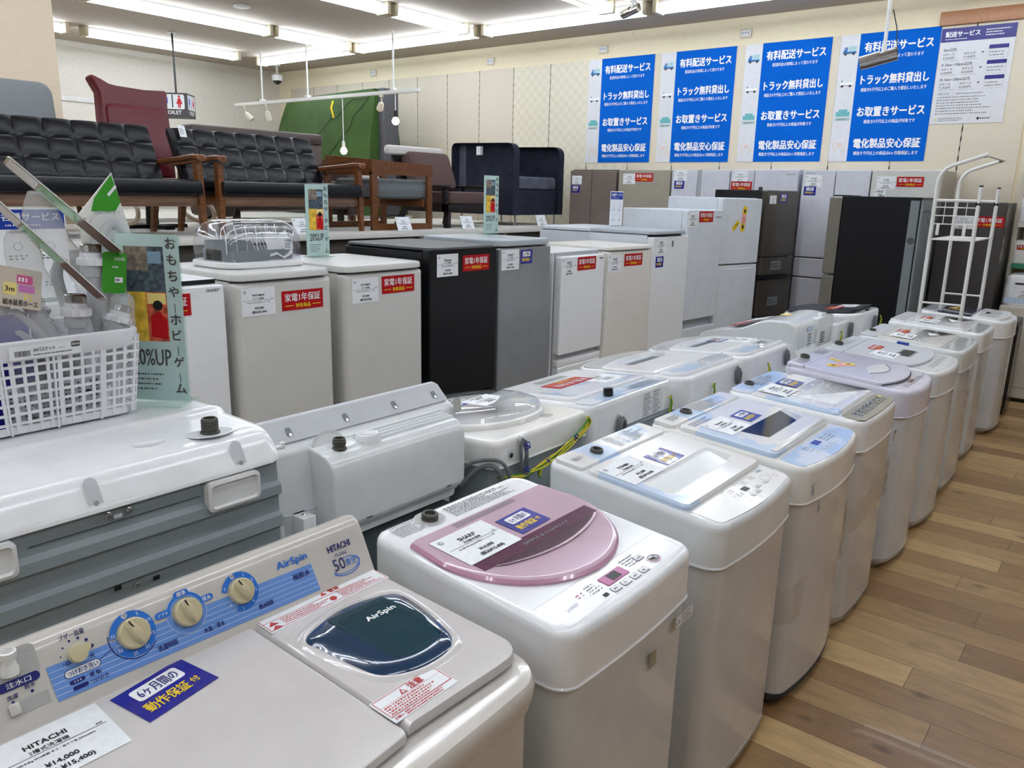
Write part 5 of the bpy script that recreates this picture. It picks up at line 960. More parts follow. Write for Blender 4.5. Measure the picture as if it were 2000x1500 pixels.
f = fridge('silver white refrigerator with a blue label, between beige and glossy white ones', (-3.99, YW), .63, .65, 1.84, 0, 'fridge_side', 'fridge_lilac', [(0, .285, .06, 1.84), (.33, .63, .06, 1.84)], rad=.008, group=GW)
tags(f, (.10, 1.785, ('HITACHI', R3, 'R-X48N 2020年製 475L', '120,000')), None, (.09, 1.69), .15); b = MB().m('fridge_side').at(ff(f)); b.box(.287, .328, .06, 1.835, -.05, -.006); part('side_strip', b, f); b = MB().m('film').at(ff(f)); b.loft([[(.34+.02*j, z, .003+.002*((i+j) % 3)) for j in range(15)] for i, z in enumerate((1.4, 1.5, 1.6, 1.7, 1.78, 1.84))], (0, 0), False); part('film', b, f, 'loose clear film')
f = fridge('white french door refrigerator with a red label on its narrow left door', (-3.35, YW), .67, .66, 1.845, 0, 'fridge_lilac', 'fridge_lilac', [(0, .24, .86, 1.845), (.245, .67, .86, 1.845), (0, .67, .06, .42), (0, .67, .425, .85)], rad=.012, group=GW)
tags(f, (.10, 1.772, ('Panasonic', R3, 'NR-F503 2018年製 500L', '110,000')), (.12, 1.688), None, .155); brand(f, 'Panasonic', .56, 1.795, .08, .014, 'grey_ink')
f = fridge('white many-door refrigerator with a blue label, left of the black sided one', (-2.64, YW), .60, .65, 1.84, 0, 'fridge_lilac', 'fridge_lilac', [(0, .297, 1.045, 1.84), (.303, .60, 1.045, 1.84), (0, .297, .86, 1.035), (.303, .60, .86, 1.035), (0, .60, .46, .85), (0, .60, .06, .45)], rad=.008, group=GW)
tags(f, (.105, 1.74, ('HITACHI', R3, 'R-HW52K 2019年製 520L', '98,000')), None, (.08, 1.652), .155); brand(f, 'HITACHI', .03, 1.805, .08, .012, 'grey_ink')
f = fridge('beige grey refrigerator with price card, red label and small tag, behind the black side', (-2.03, YW), .56, .65, 1.845, 0, 'fridge_champ', 'fridge_grey', [(0, .56, .06, .60), (0, .56, .606, 1.843)], rad=.014, group=GW)
tags(f, (.125, 1.732, ('TOSHIBA', R3, 'GR-M41GK 2018年製 411L', '62,000')), (.32, 1.742), None, .155); stick('tag', f, ff(f), .085, 1.637, .10)
f = fridge('dark grey brown refrigerator behind the white wire rack', (-1.405, 7.44), .47, .62, 1.585, 0, 'fridge_dark', 'fridge_dark', [(0, .48, .06, .70), (0, .48, .706, 1.585)], rad=.008, group=GW)
tags(f, (.185, 1.423, ('MITSUBISHI', R3, 'MR-CX33 2017年製 330L', '48,000')), (.365, 1.432), None, .145)
# large one turned side-on: doors towards -x
f = fridge('big refrigerator turned side-on, black side with olive door edges', (-2.135, 7.50), .60, .70, 1.61, -90, 'fridge_black', 'fridge_olive', [(0, .60, .06, .96), (0, .60, .975, 1.60)], rad=.008, dt=.10, group=GW)
b = MB().m('back_grey'); b.box(-.297, .297, .345, .362, .06, 1.59, .004); b.m('black'); b.box(-.05, .25, -.34, -.20, 1.607, 1.618, .003); part('back_panel', b, f, 'grey back panel')
b = MB().m('back_grey').at(frame((.297, .335, 0), (0, 1, 0), (0, 0, 1))); b.rect(-.065, .07, .0, 1.585, .0008); b.m('steel_dark'); b.disc(-.03, 1.275, .028, .0014, 20); part('edge_strip', b, f)
b = MB().m('cord_grey').at(T(.25, .36, 1.50)); b.tube([(0, 0, 0), (.0, .04, .02), (-.02, .06, -.04), (0, .05, -.10), (.02, .03, -.02)], .008, 6); part('power_cord', b, f)
# low appliances standing behind the front row of refrigerators
for x, y, w, d, h, m, l in ((-4.35, 3.62, .56, .60, 1.195, 'fridge_black_top', 'low black refrigerator behind the silver one, only its top showing'), (-4.40, 4.35, .60, .62, 1.20, 'fridge_black_top', 'low black refrigerator behind the small white one, with a cord on top'), (-4.35, 2.55, .55, .58, 1.17, 'fridge_side', 'low grey refrigerator behind the middle mint sign'), (-4.26, 5.75, .70, .60, 1.30, 'fridge_cool', 'low white refrigerator behind the tall white ones, carrying the service sign')):
    f = fridge(l, (x+d, y), w, d, h, 90, m, m, [(0, w, .06, .5), (0, w, .506, h-.04)], m, .035, group='low refrigerators in the second row')
    if 'cord' in l: b = MB().m('cord_grey'); b.tube([(.05, -.10, h+.006), (.08, -.02, h+.02), (.02, .02, h+.05), (-.02, -.04, h+.02), (.05, -.06, h+.006)], .007, 6); part('power_cord', b, f)
    if m == 'fridge_cool': b = MB().m('black').at(ff(f)); b.disc(.10, h-.02, .012, -.004, 12); part('hinge_dot', b, f)

# ------------------------------------------------------------------ raised furniture platform
PZ = 1.225
t = thing('display_platform', 'long white topped display platform carrying sofas and armchairs', 'display platform', (-6.2, 4.0, 0))
b = MB().m('shelf_white'); b.box(-1.1, 1.08, -3.7, 3.645, PZ-.05, PZ, .004); part('platform_top', b, t)
b = MB().m('shelf_dark'); b.box(.98, 1.0, -3.68, 3.63, .02, PZ-.051); part('front_panel', b, t)
for y in (-3.6, -2.4, -1.2, 0, 1.2, 2.4, 3.6):
    b = MB().m('shelf_post'); b.box(1.001, 1.03, y-.02, y+.02, 0, PZ-.051, .002); part('post', b, t); b = MB().m('shelf_post'); b.box(-1.05, -1.02, y-.02, y+.02, 0, PZ-.051, .002); part('post', b, t)
t = thing('display_platform', 'second white display platform by the left wall, under the green tent', 'display platform', (-9.75, 5.9, 0))
b = MB().m('shelf_white'); b.box(-1.6, 1.5, -2.4, 2.2, PZ-.05, PZ, .004); part('platform_top', b, t)
b = MB().m('shelf_dark'); b.box(1.40, 1.42, -2.38, 2.18, .0, PZ-.051); b.box(-1.5, -1.48, -2.38, 2.18, .0, PZ-.051); part('front_panel', b, t)

def sheet(b, W, Hh, nx, nz, amp, th, res=8, pw=.45, edge=.03):
    """tufted cushion slab: x in -W/2..W/2, y up 0..Hh, bulging to +z"""
    NX, NZ = nx*res, nz*res; g = []
    for j in range(NZ+1):
        for i in range(NX+1):
            u, v = i/NX, j/NZ
            h = amp*(abs(sin(pi*u*nx))**pw)*(abs(sin(pi*v*nz))**pw)
            e = min(u, 1-u)*W; f = min(v, 1-v)*Hh; k = min(1, min(e, f)/edge); h = h-(1-k)**2*th*.5
            g.append(((u-.5)*W, v*Hh, th+h))
    o = b.add(g)
    for j in range(NZ):
        for i in range(NX): a = o+j*(NX+1)+i; b.face((a, a+1, a+NX+2, a+NX+1))
    P = [(-W/2, 0), (W/2, 0), (W/2, Hh), (-W/2, Hh)]
    b.loft([[(x, y, 0) for x, y in P], [(x, y, th*.5) for x, y in P]], (1, 0))
    for p, q in zip(P, P[1:]+P[:1]): pass
    return b
def sofa(label, y):
    t = thing('two_seat_sofa', label, 'sofa', (-5.635, y, PZ), 90, 'black tufted sofas on the platform')
    W = 1.30
    for s in (-1, 1):
        b = MB().m('wood'); b.loft([[(s*(.648+dx)+u*w, -.315-dy+v*w*1.2, z) for u, v in ((-1, -1), (1, -1), (1, 1), (-1, 1))] for z, w, dx, dy in ((0, .015, .012, .02), (.25, .023, .004, .006), (.51, .021, 0, 0))]); part('leg', b, t)
        b = MB().m('wood'); b.loft([[(s*.62+u*w, .24+dy+v*w*1.2, z) for u, v in ((-1, -1), (1, -1), (1, 1), (-1, 1))] for z, w, dy in ((0, .016, .07), (.25, .023, .01), (.52, .02, -.01))]); part('leg', b, t)
        b = MB().m('wood'); b.loft([[(s*.648+x*wd, yy, z+h) for x, h in ((-1, -.012), (-.8, -.018), (.8, -.018), (1, -.012), (1, .010), (.6, .018), (-.6, .018), (-1, .010))] for yy, z, wd in ((-.385, .532, .022), (-.375, .54, .034), (-.30, .545, .036), (-.1, .53, .030), (.15, .515, .026), (.30, .505, .022))]); part('armrest', b, t)
    b = MB().m('wood_rail'); b.box(-.63, .63, -.325, -.295, .205, .285, .004); b.m('wood'); b.box(-.62, .62, .22, .25, .22, .285, .004); b.box(-.62, -.59, -.3, .23, .21, .28, .004); b.box(.59, .62, -.3, .23, .21, .28, .004); part('rail', b, t)
    b = MB().m('leather').at(T(0, -.37, .285) @ Matrix(((1, 0, 0, 0), (0, 1, 0, 0), (0, .0, 1, 0), (0, 0, 0, 1)))); sheet(b, W, .60, 7, 3, .010, .095); b.at(); b.box(-W/2, W/2, -.375, .23, .288, .383, .022); part('seat', b, t)
    F = frame((0, .17, .35), (1, 0, 0), (0, .20, .41)); b = MB().m('leather').at(F); sheet(b, W, .455, 7, 3, .020, .055, 8, .38); b.box(-W/2, W/2, 0, .455, -.03, .03, .018)
    for j in (1, 2):
        for i in range(1, 7): b.lathe([(.011, 0), (.009, .006), (0, .008)], 8, (0, 1), (-W/2+W*i/7, .455*j/3, .050))
    part('backrest', b, t)
    return t
s1 = sofa('left of the two black tufted sofas with wooden arms, below the maroon chair', 2.48)
s2 = sofa('right of the two black tufted sofas with wooden arms, before the brown sofa', 3.94)
b = MB().m('paper').at(frame((-.63, .285, .765), (1, 0, 0), (0, .35, .9))); b.box(0, .055, -.09, -.0, .055, .057); b.m('ink'); b.dashes(.008, -.07, .045, -.02, 4, .0578, 3, .5, .1, .2); part('price_tag', b, s2, 'white price tag')
# chair with the tall grey back
t = thing('armchair', 'tall grey fabric chair back rising behind the left black sofa', 'armchair', (-6.55, 2.42, PZ), 90)
b = MB().m('fabric_grey').at(frame((0, .12, .34), (1, 0, 0), (0, .10, .75))); b.plate(rrect(.76, .74, .09, 6, cy=.37), -.06, .06, .03); part('backrest', b, t)
b = MB().m('fabric_grey'); b.box(-.36, .36, -.36, .2, .24, .38, .04); part('seat', b, t)
for x, y in ((-.3, -.3), (.3, -.3), (-.3, .2), (.3, .2)): b = MB().m('wood'); b.tube([(x, y, 0), (x*.95, y*.95, .25)], [.015, .022]); part('leg', b, t)
# maroon chair
t = thing('lounge_chair', 'maroon leather high back chair with a pillow top, beside the toilet sign', 'lounge chair', (-6.45, 3.36, PZ), 90)
b = MB().m('maroon').at(frame((0, .10, .36), (1, 0, 0), (0, .08, .75))); P = [(-.28, 0), (.28, 0), (.285, .3), (.285, .60), (.295, .72), (.28, .745), (.10, .735), (-.14, .745), (-.20, .755), (-.26, .785), (-.31, .805), (-.325, .785), (-.30, .73), (-.275, .68), (-.285, .5), (-.285, .3)]
b.plate(P, -.05, .045, .03); b.plate(rrect(.50, .56, .05, 4, cx=.005, cy=.32), .04, .07, .025); part('backrest', b, t)
b = MB().m('maroon'); b.box(-.28, .28, -.36, .16, .26, .40, .05); part('seat', b, t)
for s in (-1, 1): b = MB().m('ply'); b.tube(spline([(s*.31, -.34, .20), (s*.32, -.40, .10), (s*.32, -.25, .05), (s*.32, .0, .09), (s*.32, .12, .18), (s*.31, -.05, .24)], 5), .018, 8); part('side_loop', b, t, 'pale bent wood side loop')
b = MB().m('black_matt'); b.box(-.28, .28, -.05, .05, 0, .03, .006); b.box(-.04, .04, -.28, .25, 0, .03, .006); b.tube([(0, 0, .03), (0, 0, .26)], [.05, .04], 14); part('base', b, t)
# brown leather sofa
t = thing('leather_sofa', 'dark brown leather sofa seen from behind the right black sofa', 'sofa', (-6.84, 4.80, PZ), 90)
b = MB().m('leather_brown'); F = frame((0, .10, .12), (1, 0, 0), (0, .12, .70)); b.at(F); b.plate([(-.70, 0), (.68, 0), (.75, .70), (-.75, .70)], -.08, .08, .04); part('backrest', b, t)
b = MB().m('leather_brown').at(T(0, .21, .85)); b.box(-.75, .74, -.10, .10, -.07, .04, .035); part('headrest', b, t, 'brown padded top roll')
b = MB().m('leather_brown'); b.box(-.66, .66, -.38, .15, .14, .42, .05); part('seat', b, t)
for s in (-1, 1): b = MB().m('leather_brown'); b.box(s*.72-.07, s*.72+.07, -.40, .18, .08, .60, .05); part('armrest', b, t)
for x in (-.6, .6):
    for y in (-.3, .15): b = MB().m('wood_dark'); b.box(x-.025, x+.025, y-.025, y+.025, 0, .14); part('leg', b, t)
# wooden armchair with plaid cushion (facing +y)
t = thing('wooden_armchair', 'broad framed wooden armchair with a grey plaid seat cushion', 'armchair', (-5.62, 5.09, PZ), 180)
for s in (-1, 1):
    b = MB().m('wood_mid'); b.box(s*.31-.016, s*.31+.016, -.37, -.31, 0, .50, .003); part('leg', b, t); b = MB().m('wood_mid'); b.box(s*.31-.016, s*.31+.016, .30, .37, 0, .50, .003); part('leg', b, t)
    b = MB().m('wood_mid'); b.loft([[(s*.31-.018, y, z0), (s*.31+.018, y, z0), (s*.31+.018, y, z1), (s*.31-.018, y, z1)] for y, z0, z1 in ((-.37, .475, .575), (0, .475, .585), (.37, .475, .60))]); part('armrest', b, t)
    b = MB().m('wood_mid'); b.box(s*.31-.015, s*.31+.015, -.31, .30, 0, .055, .003); part('floor_rail', b, t)
b = MB().m('wood_mid'); b.loft([[(x, .335, .47), (x, .37, .47), (x, .37, z), (x, .335, z)] for x, z in ((-.29, .60), (.29, .64))]); part('backrest', b, t)
b = MB().m('fabric_plaid'); b.box(-.292, .292, -.38, .30, .27, .445, .06); part('cushion', b, t)
b = MB().m('wood_mid'); b.box(-.292, .292, -.30, -.27, .20, .27, .003); part('rail', b, t); b = MB().m('wood_mid'); b.box(-.292, .292, .25, .28, .20, .27, .003); part('rail', b, t)
# dark wood armchair with brown cushions
t = thing('dark_armchair', 'dark wood armchair with brown seat and back cushions, beside the plaid chair', 'armchair', (-5.70, 6.09, PZ), 90)
for s in (-1, 1):
    b = MB().m('wood_dark'); b.loft([[(s*x+u*.02, y+v*.03, z) for u, v in ((-1, -1), (1, -1), (1, 1), (-1, 1))] for x, y, z in ((.36, -.34, 0), (.31, -.30, .20))]); part('leg', b, t)
    b = MB().m('wood_dark'); b.loft([[(s*x+u*.02, y+v*.03, z) for u, v in ((-1, -1), (1, -1), (1, 1), (-1, 1))] for x, y, z in ((.36, .36, 0), (.31, .26, .20))]); part('leg', b, t)
    b = MB().m('wood_dark'); b.box(s*.37-.035, s*.37+.035, -.37, .30, .375, .405, .004); part('armrest', b, t)
    b = MB().m('wood_dark'); b.box(s*.36-.015, s*.36+.015, -.34, -.28, .15, .375, .003); b.box(s*.36-.015, s*.36+.015, -.34, .28, .15, .23, .003); part('arm_support', b, t)
b = MB().m('wood_dark'); b.box(-.345, .345, -.35, -.31, .155, .225, .004); part('rail', b, t); b = MB().m('wood_dark'); b.box(-.345, .345, .25, .28, .155, .225, .004); part('rail', b, t)
b = MB().m('fabric_brown'); b.box(-.33, .33, -.37, .22, .226, .345, .04); part('seat_cushion', b, t)
b = MB().m('fabric_brown').at(frame((0, .16, .35), (1, 0, 0), (0, .16, .40))); b.plate(rrect(.60, .40, .06, 5, cy=.20), -.06, .06, .04); part('back_cushion', b, t)
b = MB().m('wood_dark').at(frame((0, .245, .22), (1, 0, 0), (0, .18, .46))); b.box(-.36, .36, .0, .52, -.02, .006, .004); part('back_frame', b, t)
b = MB().m('cushion_white').at(T(-6.05, 5.98, PZ+.735)); b.box(-.05, .05, -.40, .40, -.045, .045, .04); single('bolster', b, 'off-white long cushion lying on the back of the dark armchair', 'cushion')
# velvet tub chair
t = thing('velvet_tub_chair', 'dark navy grey velvet tub chair with channelled back, nearest the refrigerators', 'armchair', (-5.86, 7.275, PZ), 90)
b = MB().m('velvet_navy'); b.loft([[(x, y, z) for x, y in rrect(.74, .86, .05, 4)] for z in (.11, .38)], (1, 1)); part('body', b, t)
for s in (-1, 1):
    b = MB().m('velvet_navy').at(frame((s*.415-.055, 0, 0), (0, 1, 0), (0, 0, 1))); b.plate([(-.455, .11)] + [(-.455+.09*(1-cos(radians(a))), .77+.09*sin(radians(a))) for a in range(0, 91, 15)] + [(.0, .865), (.36, .87)] + [(.44-.06*(1-sin(radians(a))), .81+.06*cos(radians(a))) for a in range(0, 91, 30)] + [(.44, .11)], 0, .11, .02); part('armrest', b, t)
b = MB().m('velvet_grey')
for i in range(7): x = -.30+.10*i; b.loft([[(x+.048*cos(a), .30+.05*sin(a)+dy, z) for a in [2*pi*k/10 for k in range(10)]] for z, dy in ((.36, -.03), (.60, .0), (.83, .03), (.865, .05))])
b.box(-.37, .37, .31, .43, .11, .865, .03); part('backrest', b, t, 'charcoal channelled back')
b = MB().m('velvet_grey'); b.box(-.342, .342, -.44, .28, .385, .52, .035); part('seat_cushion', b, t)
b = MB().m('paper').at(T(-.42, .05, .80)); b.box(-.04, .0, -.03, .03, -.06, .03); part('price_tag', b, t)
for x in (-.36, .36):
    for y in (-.40, .38): b = MB().m('chrome'); b.tube([(x, y, 0), (x, y, .115)], .012); part('leg', b, t)
# green tent
t = thing('tent', 'green pop up tent standing in the far corner on the platform', 'tent', (-9.30, 7.45, PZ+.008))
b = MB().m('tent'); N, K = 20, 14; g = []
for j in range(K+1):
    for i in range(N+1):
        u, v = i/N, j/K; xl = -1.15+.42*v**1.5; xr = 1.12-.0*v; x = xl+(xr-xl)*u
        z = 1.55*v+(.06*u)*v; y = -.05-.42*sin(pi*min(1, .15+.85*u)*.9)*(1-.75*v**2)*(.6+.4*sin(pi*v*.9)) + .03*sin(9*u+4*v)*sin(pi*v)
        g.append((x, y, z))
o = b.add(g)
for j in range(K):
    for i in range(N): a = o+j*(N+1)+i; b.face((a, a+1, a+N+2, a+N+1))
o2 = b.add([(x, .5-.15*z, z) for x, y, z in g])
for j in range(K):
    for i in range(N): a = o2+j*(N+1)+i; b.face((a+1, a, a+N+1, a+N+2))
for j in range(K):
    for e in (0, N): a = o+j*(N+1)+e; c = o2+j*(N+1)+e; b.face((a, a+N+1, c+N+1, c))
for i in range(N): a = o+K*(N+1)+i; c = o2+K*(N+1)+i; b.face((a, a+1, c+1, c))
part('fabric', b, t, ang=60)
G2 = lambda i, j: (g[j*(N+1)+i][0], g[j*(N+1)+i][1]-.008, g[j*(N+1)+i][2])
b = MB().m('black_matt')
for path in ([G2(int(20-.9*q*1.0), max(0, int(14-.5*q*q*.12))) for q in range(0, 15)], [G2(i, 6) for i in range(0, 20)], [G2(9+min(10, int(q*.8)), min(14, int(q*1.0))) for q in range(0, 14)]): b.tube(path, .0035, 5)
part('seams', b, t)
b = MB().m('tent_grey'); b.box(1.10, 1.22, -.02, .25, 0, 1.62, .02); part('edge_pole', b, t, 'grey side wall')
b = MB().m('yellow'); b.tube([(.62, -.36, 1.45), (.63, -.40, 1.36), (.66, -.40, 1.28), (.65, -.38, 1.24)], .012, 6); part('tie', b, t, 'yellow tie strap')
# white stool glimpsed under the tent, price cards on the platform edge
b = MB().m('cushion_white'); b.box(-.25, .25, -.2, .2, .42, .50, .03); b.m('wood_mid'); [b.box(x-.02, x+.02, y-.02, y+.02, 0, .43) for x in (-.2, .2) for y in (-.15, .15)]
single('stool', b, 'low white cushioned stool between the brown sofa and plaid chair', 'stool', mat=T(-6.9, 5.85, PZ))
for i, (y, m, p, l) in enumerate(((3.89, 'ソファ', '28,000', 'white price card in front of the right black sofa'), (4.97, 'チェア', '18,000', 'white price card in front of the plaid armchair'), (5.81, 'チェア', '9,800', 'white price card in front of the dark armchair'), (7.01, 'チェア', '15,000', 'white price card in front of the velvet chair'))):
    t = thing('price_card', l, 'price card', (-5.165, y, PZ), 90, 'price cards on the platform edge')
    b = MB().m('acrylic'); b.box(-.092, .092, -.02, .03, 0, .002); b.at(frame((0, -.018, .001), (1, 0, 0), (0, .045, .115))); b.box(-.094, .094, 0, .125, -.004, -.002); part('stand', b, t)
    F = frame((0, -.018, .001), (1, 0, 0), (0, .045, .115)); o = put('card', label_mesh('price', m, '中古家具', 'W75 D70 H72cm', p), t, F @ T(0, .064, 0) @ Matrix.Scale(.172, 4))

# ------------------------------------------------------------------ clear dome dish keeper on a refrigerator
t = thing('dish_drying_case', 'clear plastic dome over a dish rack, standing on the left light grey refrigerator', 'dish case', (-3.14, 2.065, 1.2355), 90)
b = MB().m('white_matt'); b.loft([[(x, y, z) for x, y in rrect(.42*k, .34*k, .09, 6)] for k, z in ((.96, 0), (1.0, .006), (1.0, .022), (.98, .028))]); part('tray', b, t)
b = MB().m('dome'); b.loft([[(x, y, z) for x, y in rrect(.415*k, .335*k, .10*k, 6)] for k, z in ((1.0, .028), (1.0, .07), (.985, .115), (.93, .155), (.83, .182), (.65, .198), (.3, .205))], (0, 1)); part('dome_lid', b, t, 'clear dome lid')
b = MB().m('back_grey'); b.loft([[(x, y, z) for x, y in rrect(.34, .26, .06, 5)] for z in (.03, .075)], (0, 0)); b.loft([[(x, y, z) for x, y in rrect(.14, .20, .04, 5, cx=-.10)] for z in (.03, .11)], (1, 0)); part('basket', b, t)
b = MB().m('ink_white')
for i in range(6): b.tube(spline([(-.17+.05*i, -.10, .06), (-.165+.05*i, -.09, .14), (-.13+.05*i, -.03, .175), (.0+.035*i, .05, .165), (.04+.03*i, .10, .10)], 4, False), .0022, 5)
for i in range(10): b.tube([(-.02+.018*i, -.10, .04), (-.01+.018*i, -.04, .12)], .0014, 4)
part('wire_rack', b, t)
b = MB().m('paper'); b.box(-.15, .02, -.12, .02, .031, .034); b.m('white_warm'); b.loft([[(.02+.12*u, -.135+.05*v, .045+.10*v+.012*sin(8*u)) for u in (0, .3, .6, 1)] for v in (0, .5, 1)], (0, 0), False); part('papers', b, t)
stick('bar', t, frame((0, -.168, 0), (1, 0, 0), (0, .12, 1)), .10, .10, .045)

# ------------------------------------------------------------------ upright sign holders
def mint_sign(label, x, y, z, rz=90, W=.14, Hh=.36):
    t = thing('sign_holder', label, 'sign', (x, y, z), rz, 'mint sale signs')
    b = MB().m('acrylic'); b.box(-W/2, W/2, -.05, .05, 0, .003); b.box(-W/2-.003, W/2+.003, .0022, .0042, .003, Hh+.004); part('holder', b, t, 'clear acrylic holder')
    F = frame((-W/2, -.0016, 0), (1, 0, 0), (0, 0, 1)); b = MB().m('mint').at(F); b.box(0, W, .006, Hh, -.0032, 0)
    q = W/.14; h = Hh/.36; b.m('photo_d'); b.rect(.018*q, .24*h, .106*q, .335*h, .0003); b.m('photo_b'); b.rect(.018*q, .135*h, .06*q, .24*h, .0003); b.m('photo_c'); b.rect(.06*q, .135*h, .106*q, .24*h, .0003); b.m('photo_a'); b.rect(.018*q, .285*h, .07*q, .335*h, .0005); b.m('yellow_soft'); b.rect(.062*q, .215*h, .104*q, .238*h, .0005); b.m('black'); b.disc(.085*q, .212*h, .012, .0007, 14); b.m('label_red'); b.poly([(.066*q, .145*h), (.103*q, .14*h), (.104*q, .18*h), (.088*q, .20*h), (.068*q, .19*h)], .0007); b.m('slate_blue'); b.rect(.07*q, .30*h, .10*q, .325*h, .0005)
    b.m('sign_dark'); yy = Hh-.028
    for ch in 'おもちゃ|ホビ|ゲ|ム':
        if ch == '|' : b.rect(.1225*q, yy-.004, .1242*q, yy+.018, .0005); yy -= .025*h; continue
        b.text(ch, .1115*q, yy-.004, .0235*q, .0225*q, .0005, 2); yy -= .0335*h
    b.text('20%UP', .018*q, .082*h, .088*q, .036*h, .0005, 1, True); b.dashes(.018*q, .025*h, .10*q, .068*h, 4, .0005, 5, .3, .02, .08); part('print', b, t, 'mint green printed sheet')
mint_sign('tall mint sale sign standing beside the white basket, nearest the viewer', -1.812, .925, 1.0665, 35, .15, .40)
mint_sign('mint sale sign standing on the right light grey refrigerator', -3.30, 2.575, 1.2355, 90)
mint_sign('mint sale sign standing on the silver refrigerator', -3.28, 4.07-.16, 1.3155, 90)
def service_sign(label, x, y, z):
    t = thing('service_sign', label, 'sign', (x, y, z), 90, 'white service signs with blue headers'); W = .215
    b = MB().m('acrylic'); b.box(-W/2, W/2, -.05, .05, 0, .003); b.box(-W/2, W/2, .002, .004, .003, .31); part('holder', b, t)
    b = MB().m('paper').at(frame((-W/2, 0, 0), (1, 0, 0), (0, 0, 1))); b.box(0, W, .006, .305, -.002, 0); b.m('label_blue2'); b.rect(.004, .235, W-.004, .298, .0004); b.m('ink_white'); b.text('各種サービス', .02, .262, W-.04, .026, .0008, 1, True); b.dashes(.03, .244, W-.03, .252, 1, .0008, 4, .6, .02, .04)
    b.m('grey_ink')
    for i in range(4): b.ring(.06+.10*(i % 2), .18-.09*(i//2), .012, .014, .0006, n=14); b.dashes(.03+.10*(i % 2), .135-.09*(i//2), .09+.10*(i % 2), .155-.09*(i//2), 2, .0006, i, .5, .1, .2)
    part('sheet', b, t)
service_sign('white service sign with blue header behind the hose packages', -2.88, 1.09, 1.1905)
service_sign('white service sign with blue header in front of the beige champagne refrigerator', -3.80, 6.28, 1.3005)

# ------------------------------------------------------------------ basket of hose packages
t = thing('plastic_basket', 'white plastic lattice basket standing on the grey backed washing machine', 'basket', (-1.885, .678, 1.0665), 90)
W0_, D0_, W1_, D1_, BH = .335, .225, .37, .255, .192
def bp(u, v, side):      # u across 0..1, v height 0..1, side 0 front 1 right 2 back 3 left
    w = W0_+(W1_-W0_)*v; d = D0_+(D1_-D0_)*v; z = BH*v
    return {0: (-w/2+w*u, -d/2, z), 1: (w/2, -d/2+d*u, z), 2: (w/2-w*u, d/2, z), 3: (-w/2, d/2-d*u, z)}[side]
b = MB().m('basket_white')
for s_, nb in ((0, 15), (2, 15), (1, 10), (3, 10)):
    L = W0_ if s_ in (0, 2) else D0_
    for i in range(nb+1): b.bar(bp(.02+.96*i/nb, .02, s_), bp(.02+.96*i/nb, .95, s_), .0065 if i % 4 else .009, .0032, (0, 1, 0) if s_ in (0, 2) else (1, 0, 0))
    for j in range(1, 9): b.bar(bp(0, .02+.105*j, s_), bp(1, .02+.105*j, s_), .0035, .0055)
    for u in (.23, .5, .77): b.bar(bp(u, 0, s_), bp(u, .97, s_), .004, .008, (0, 1, 0) if s_ in (0, 2) else (1, 0, 0))
part('lattice', b, t)
b = MB().m('basket_white'); o = rrect(W0_, D0_, .03, 5); b.loft([[(x, y, z) for x, y in rrect(W0_*k, D0_*k, .03, 5)] for z, k in ((0, .97), (.002, 1.0), (.018, 1.005))], (1, 0)); part('bottom', b, t)
b = MB().m('basket_white'); R = [(W1_-.008, D1_-.008, .155), (W1_+.002, D1_+.002, .16), (W1_+.012, D1_+.012, .188), (W1_+.012, D1_+.012, .194), (W1_+.004, D1_+.004, .198), (W1_-.008, D1_-.008, .196), (W1_-.012, D1_-.012, .165)]
b.loft([[(x, y, z) for x, y in rrect(w, d, .035, 6)] for w, d, z in R], (0, 0)); part('rim', b, t)
b = MB().m('paper').at(frame((0, -.1335, .176), (1, 0, 0), (0, -.1, 1))); b.box(-.085, .055, -.016, .012, .0, .0012); b.m('ink'); b.barcode(-.075, -.010, -.045, .002, .0016, 5); b.text('A4バスケット', -.04, -.003, .042, .009, .0018, 1, True); b.text('ホワイト', .010, -.002, .012, .004, .0018, 0, True); b.dashes(-.04, -.011, .05, -.007, 1, .0018, 5, .6, .01, .03); b.m('sign_dark'); b.poly(rrect(.018, .012, .002, 3, cx=.043, cy=.004), .0016); b.m('ink_white'); b.text('Seria', .0355, .002, .015, .006, .0022, 1, True); part('maker_strip', b, t, 'white printed strip')
BX, BY, BZ = -1.885, .685, 1.0665
def nozzle(b, M4):
    b.m('hose').at(M4); b.lathe([(.011, -.13), (.011, -.03), (.0135, -.03), (.0135, -.01), (.019, -.008), (.020, .006), (.0185, .012)], 16, (1, 0)); b.m('basket_white'); b.lathe([(.0185, .010), (.0245, .012), (.0245, .024), (.019, .026), (.018, .034), (.0, .034)], 16, (0, 1)); b.box(-.028, -.018, -.006, .006, .012, .024, .002); b.box(.018, .028, -.006, .006, .012, .024, .002)
    b.m('chrome'); b.lathe([(.016, .034), (.0175, .036), (.0175, .047), (.015, .049), (.013, .049), (.012, .04), (0, .04)], 16, (0, 1)); return b
def bag(t, path, rx, ry, seed):
    """crumpled clear bag around a path"""
    rnd = random.Random(seed); b = MB().m('bag'); P = spline(path, 4, False); R = []; n = 18; K = len(P)-1
    ph = [rnd.uniform(0, 6) for _ in range(4)]
    for i, p in enumerate(P):
        k = sin(pi*min(max(.06+.88*i/K, 0), 1))**.45
        R.append([(p[0]+rx*k*cos(2*pi*j/n)*(1+.10*sin(3*2*pi*j/n+ph[0]+i*.9)), p[1]+ry*k*sin(2*pi*j/n)*(1+.14*sin(2*2*pi*j/n+ph[1]+i*1.3)), p[2]+.004*sin(j*2.1+i*1.7)) for j in range(n)])
    b.loft(R); return part('bag', b, t, 'crumpled clear bag')
def pack(label, loc): return thing('hose_package', label, 'hose package', loc, 0, 'packed hoses in the basket')
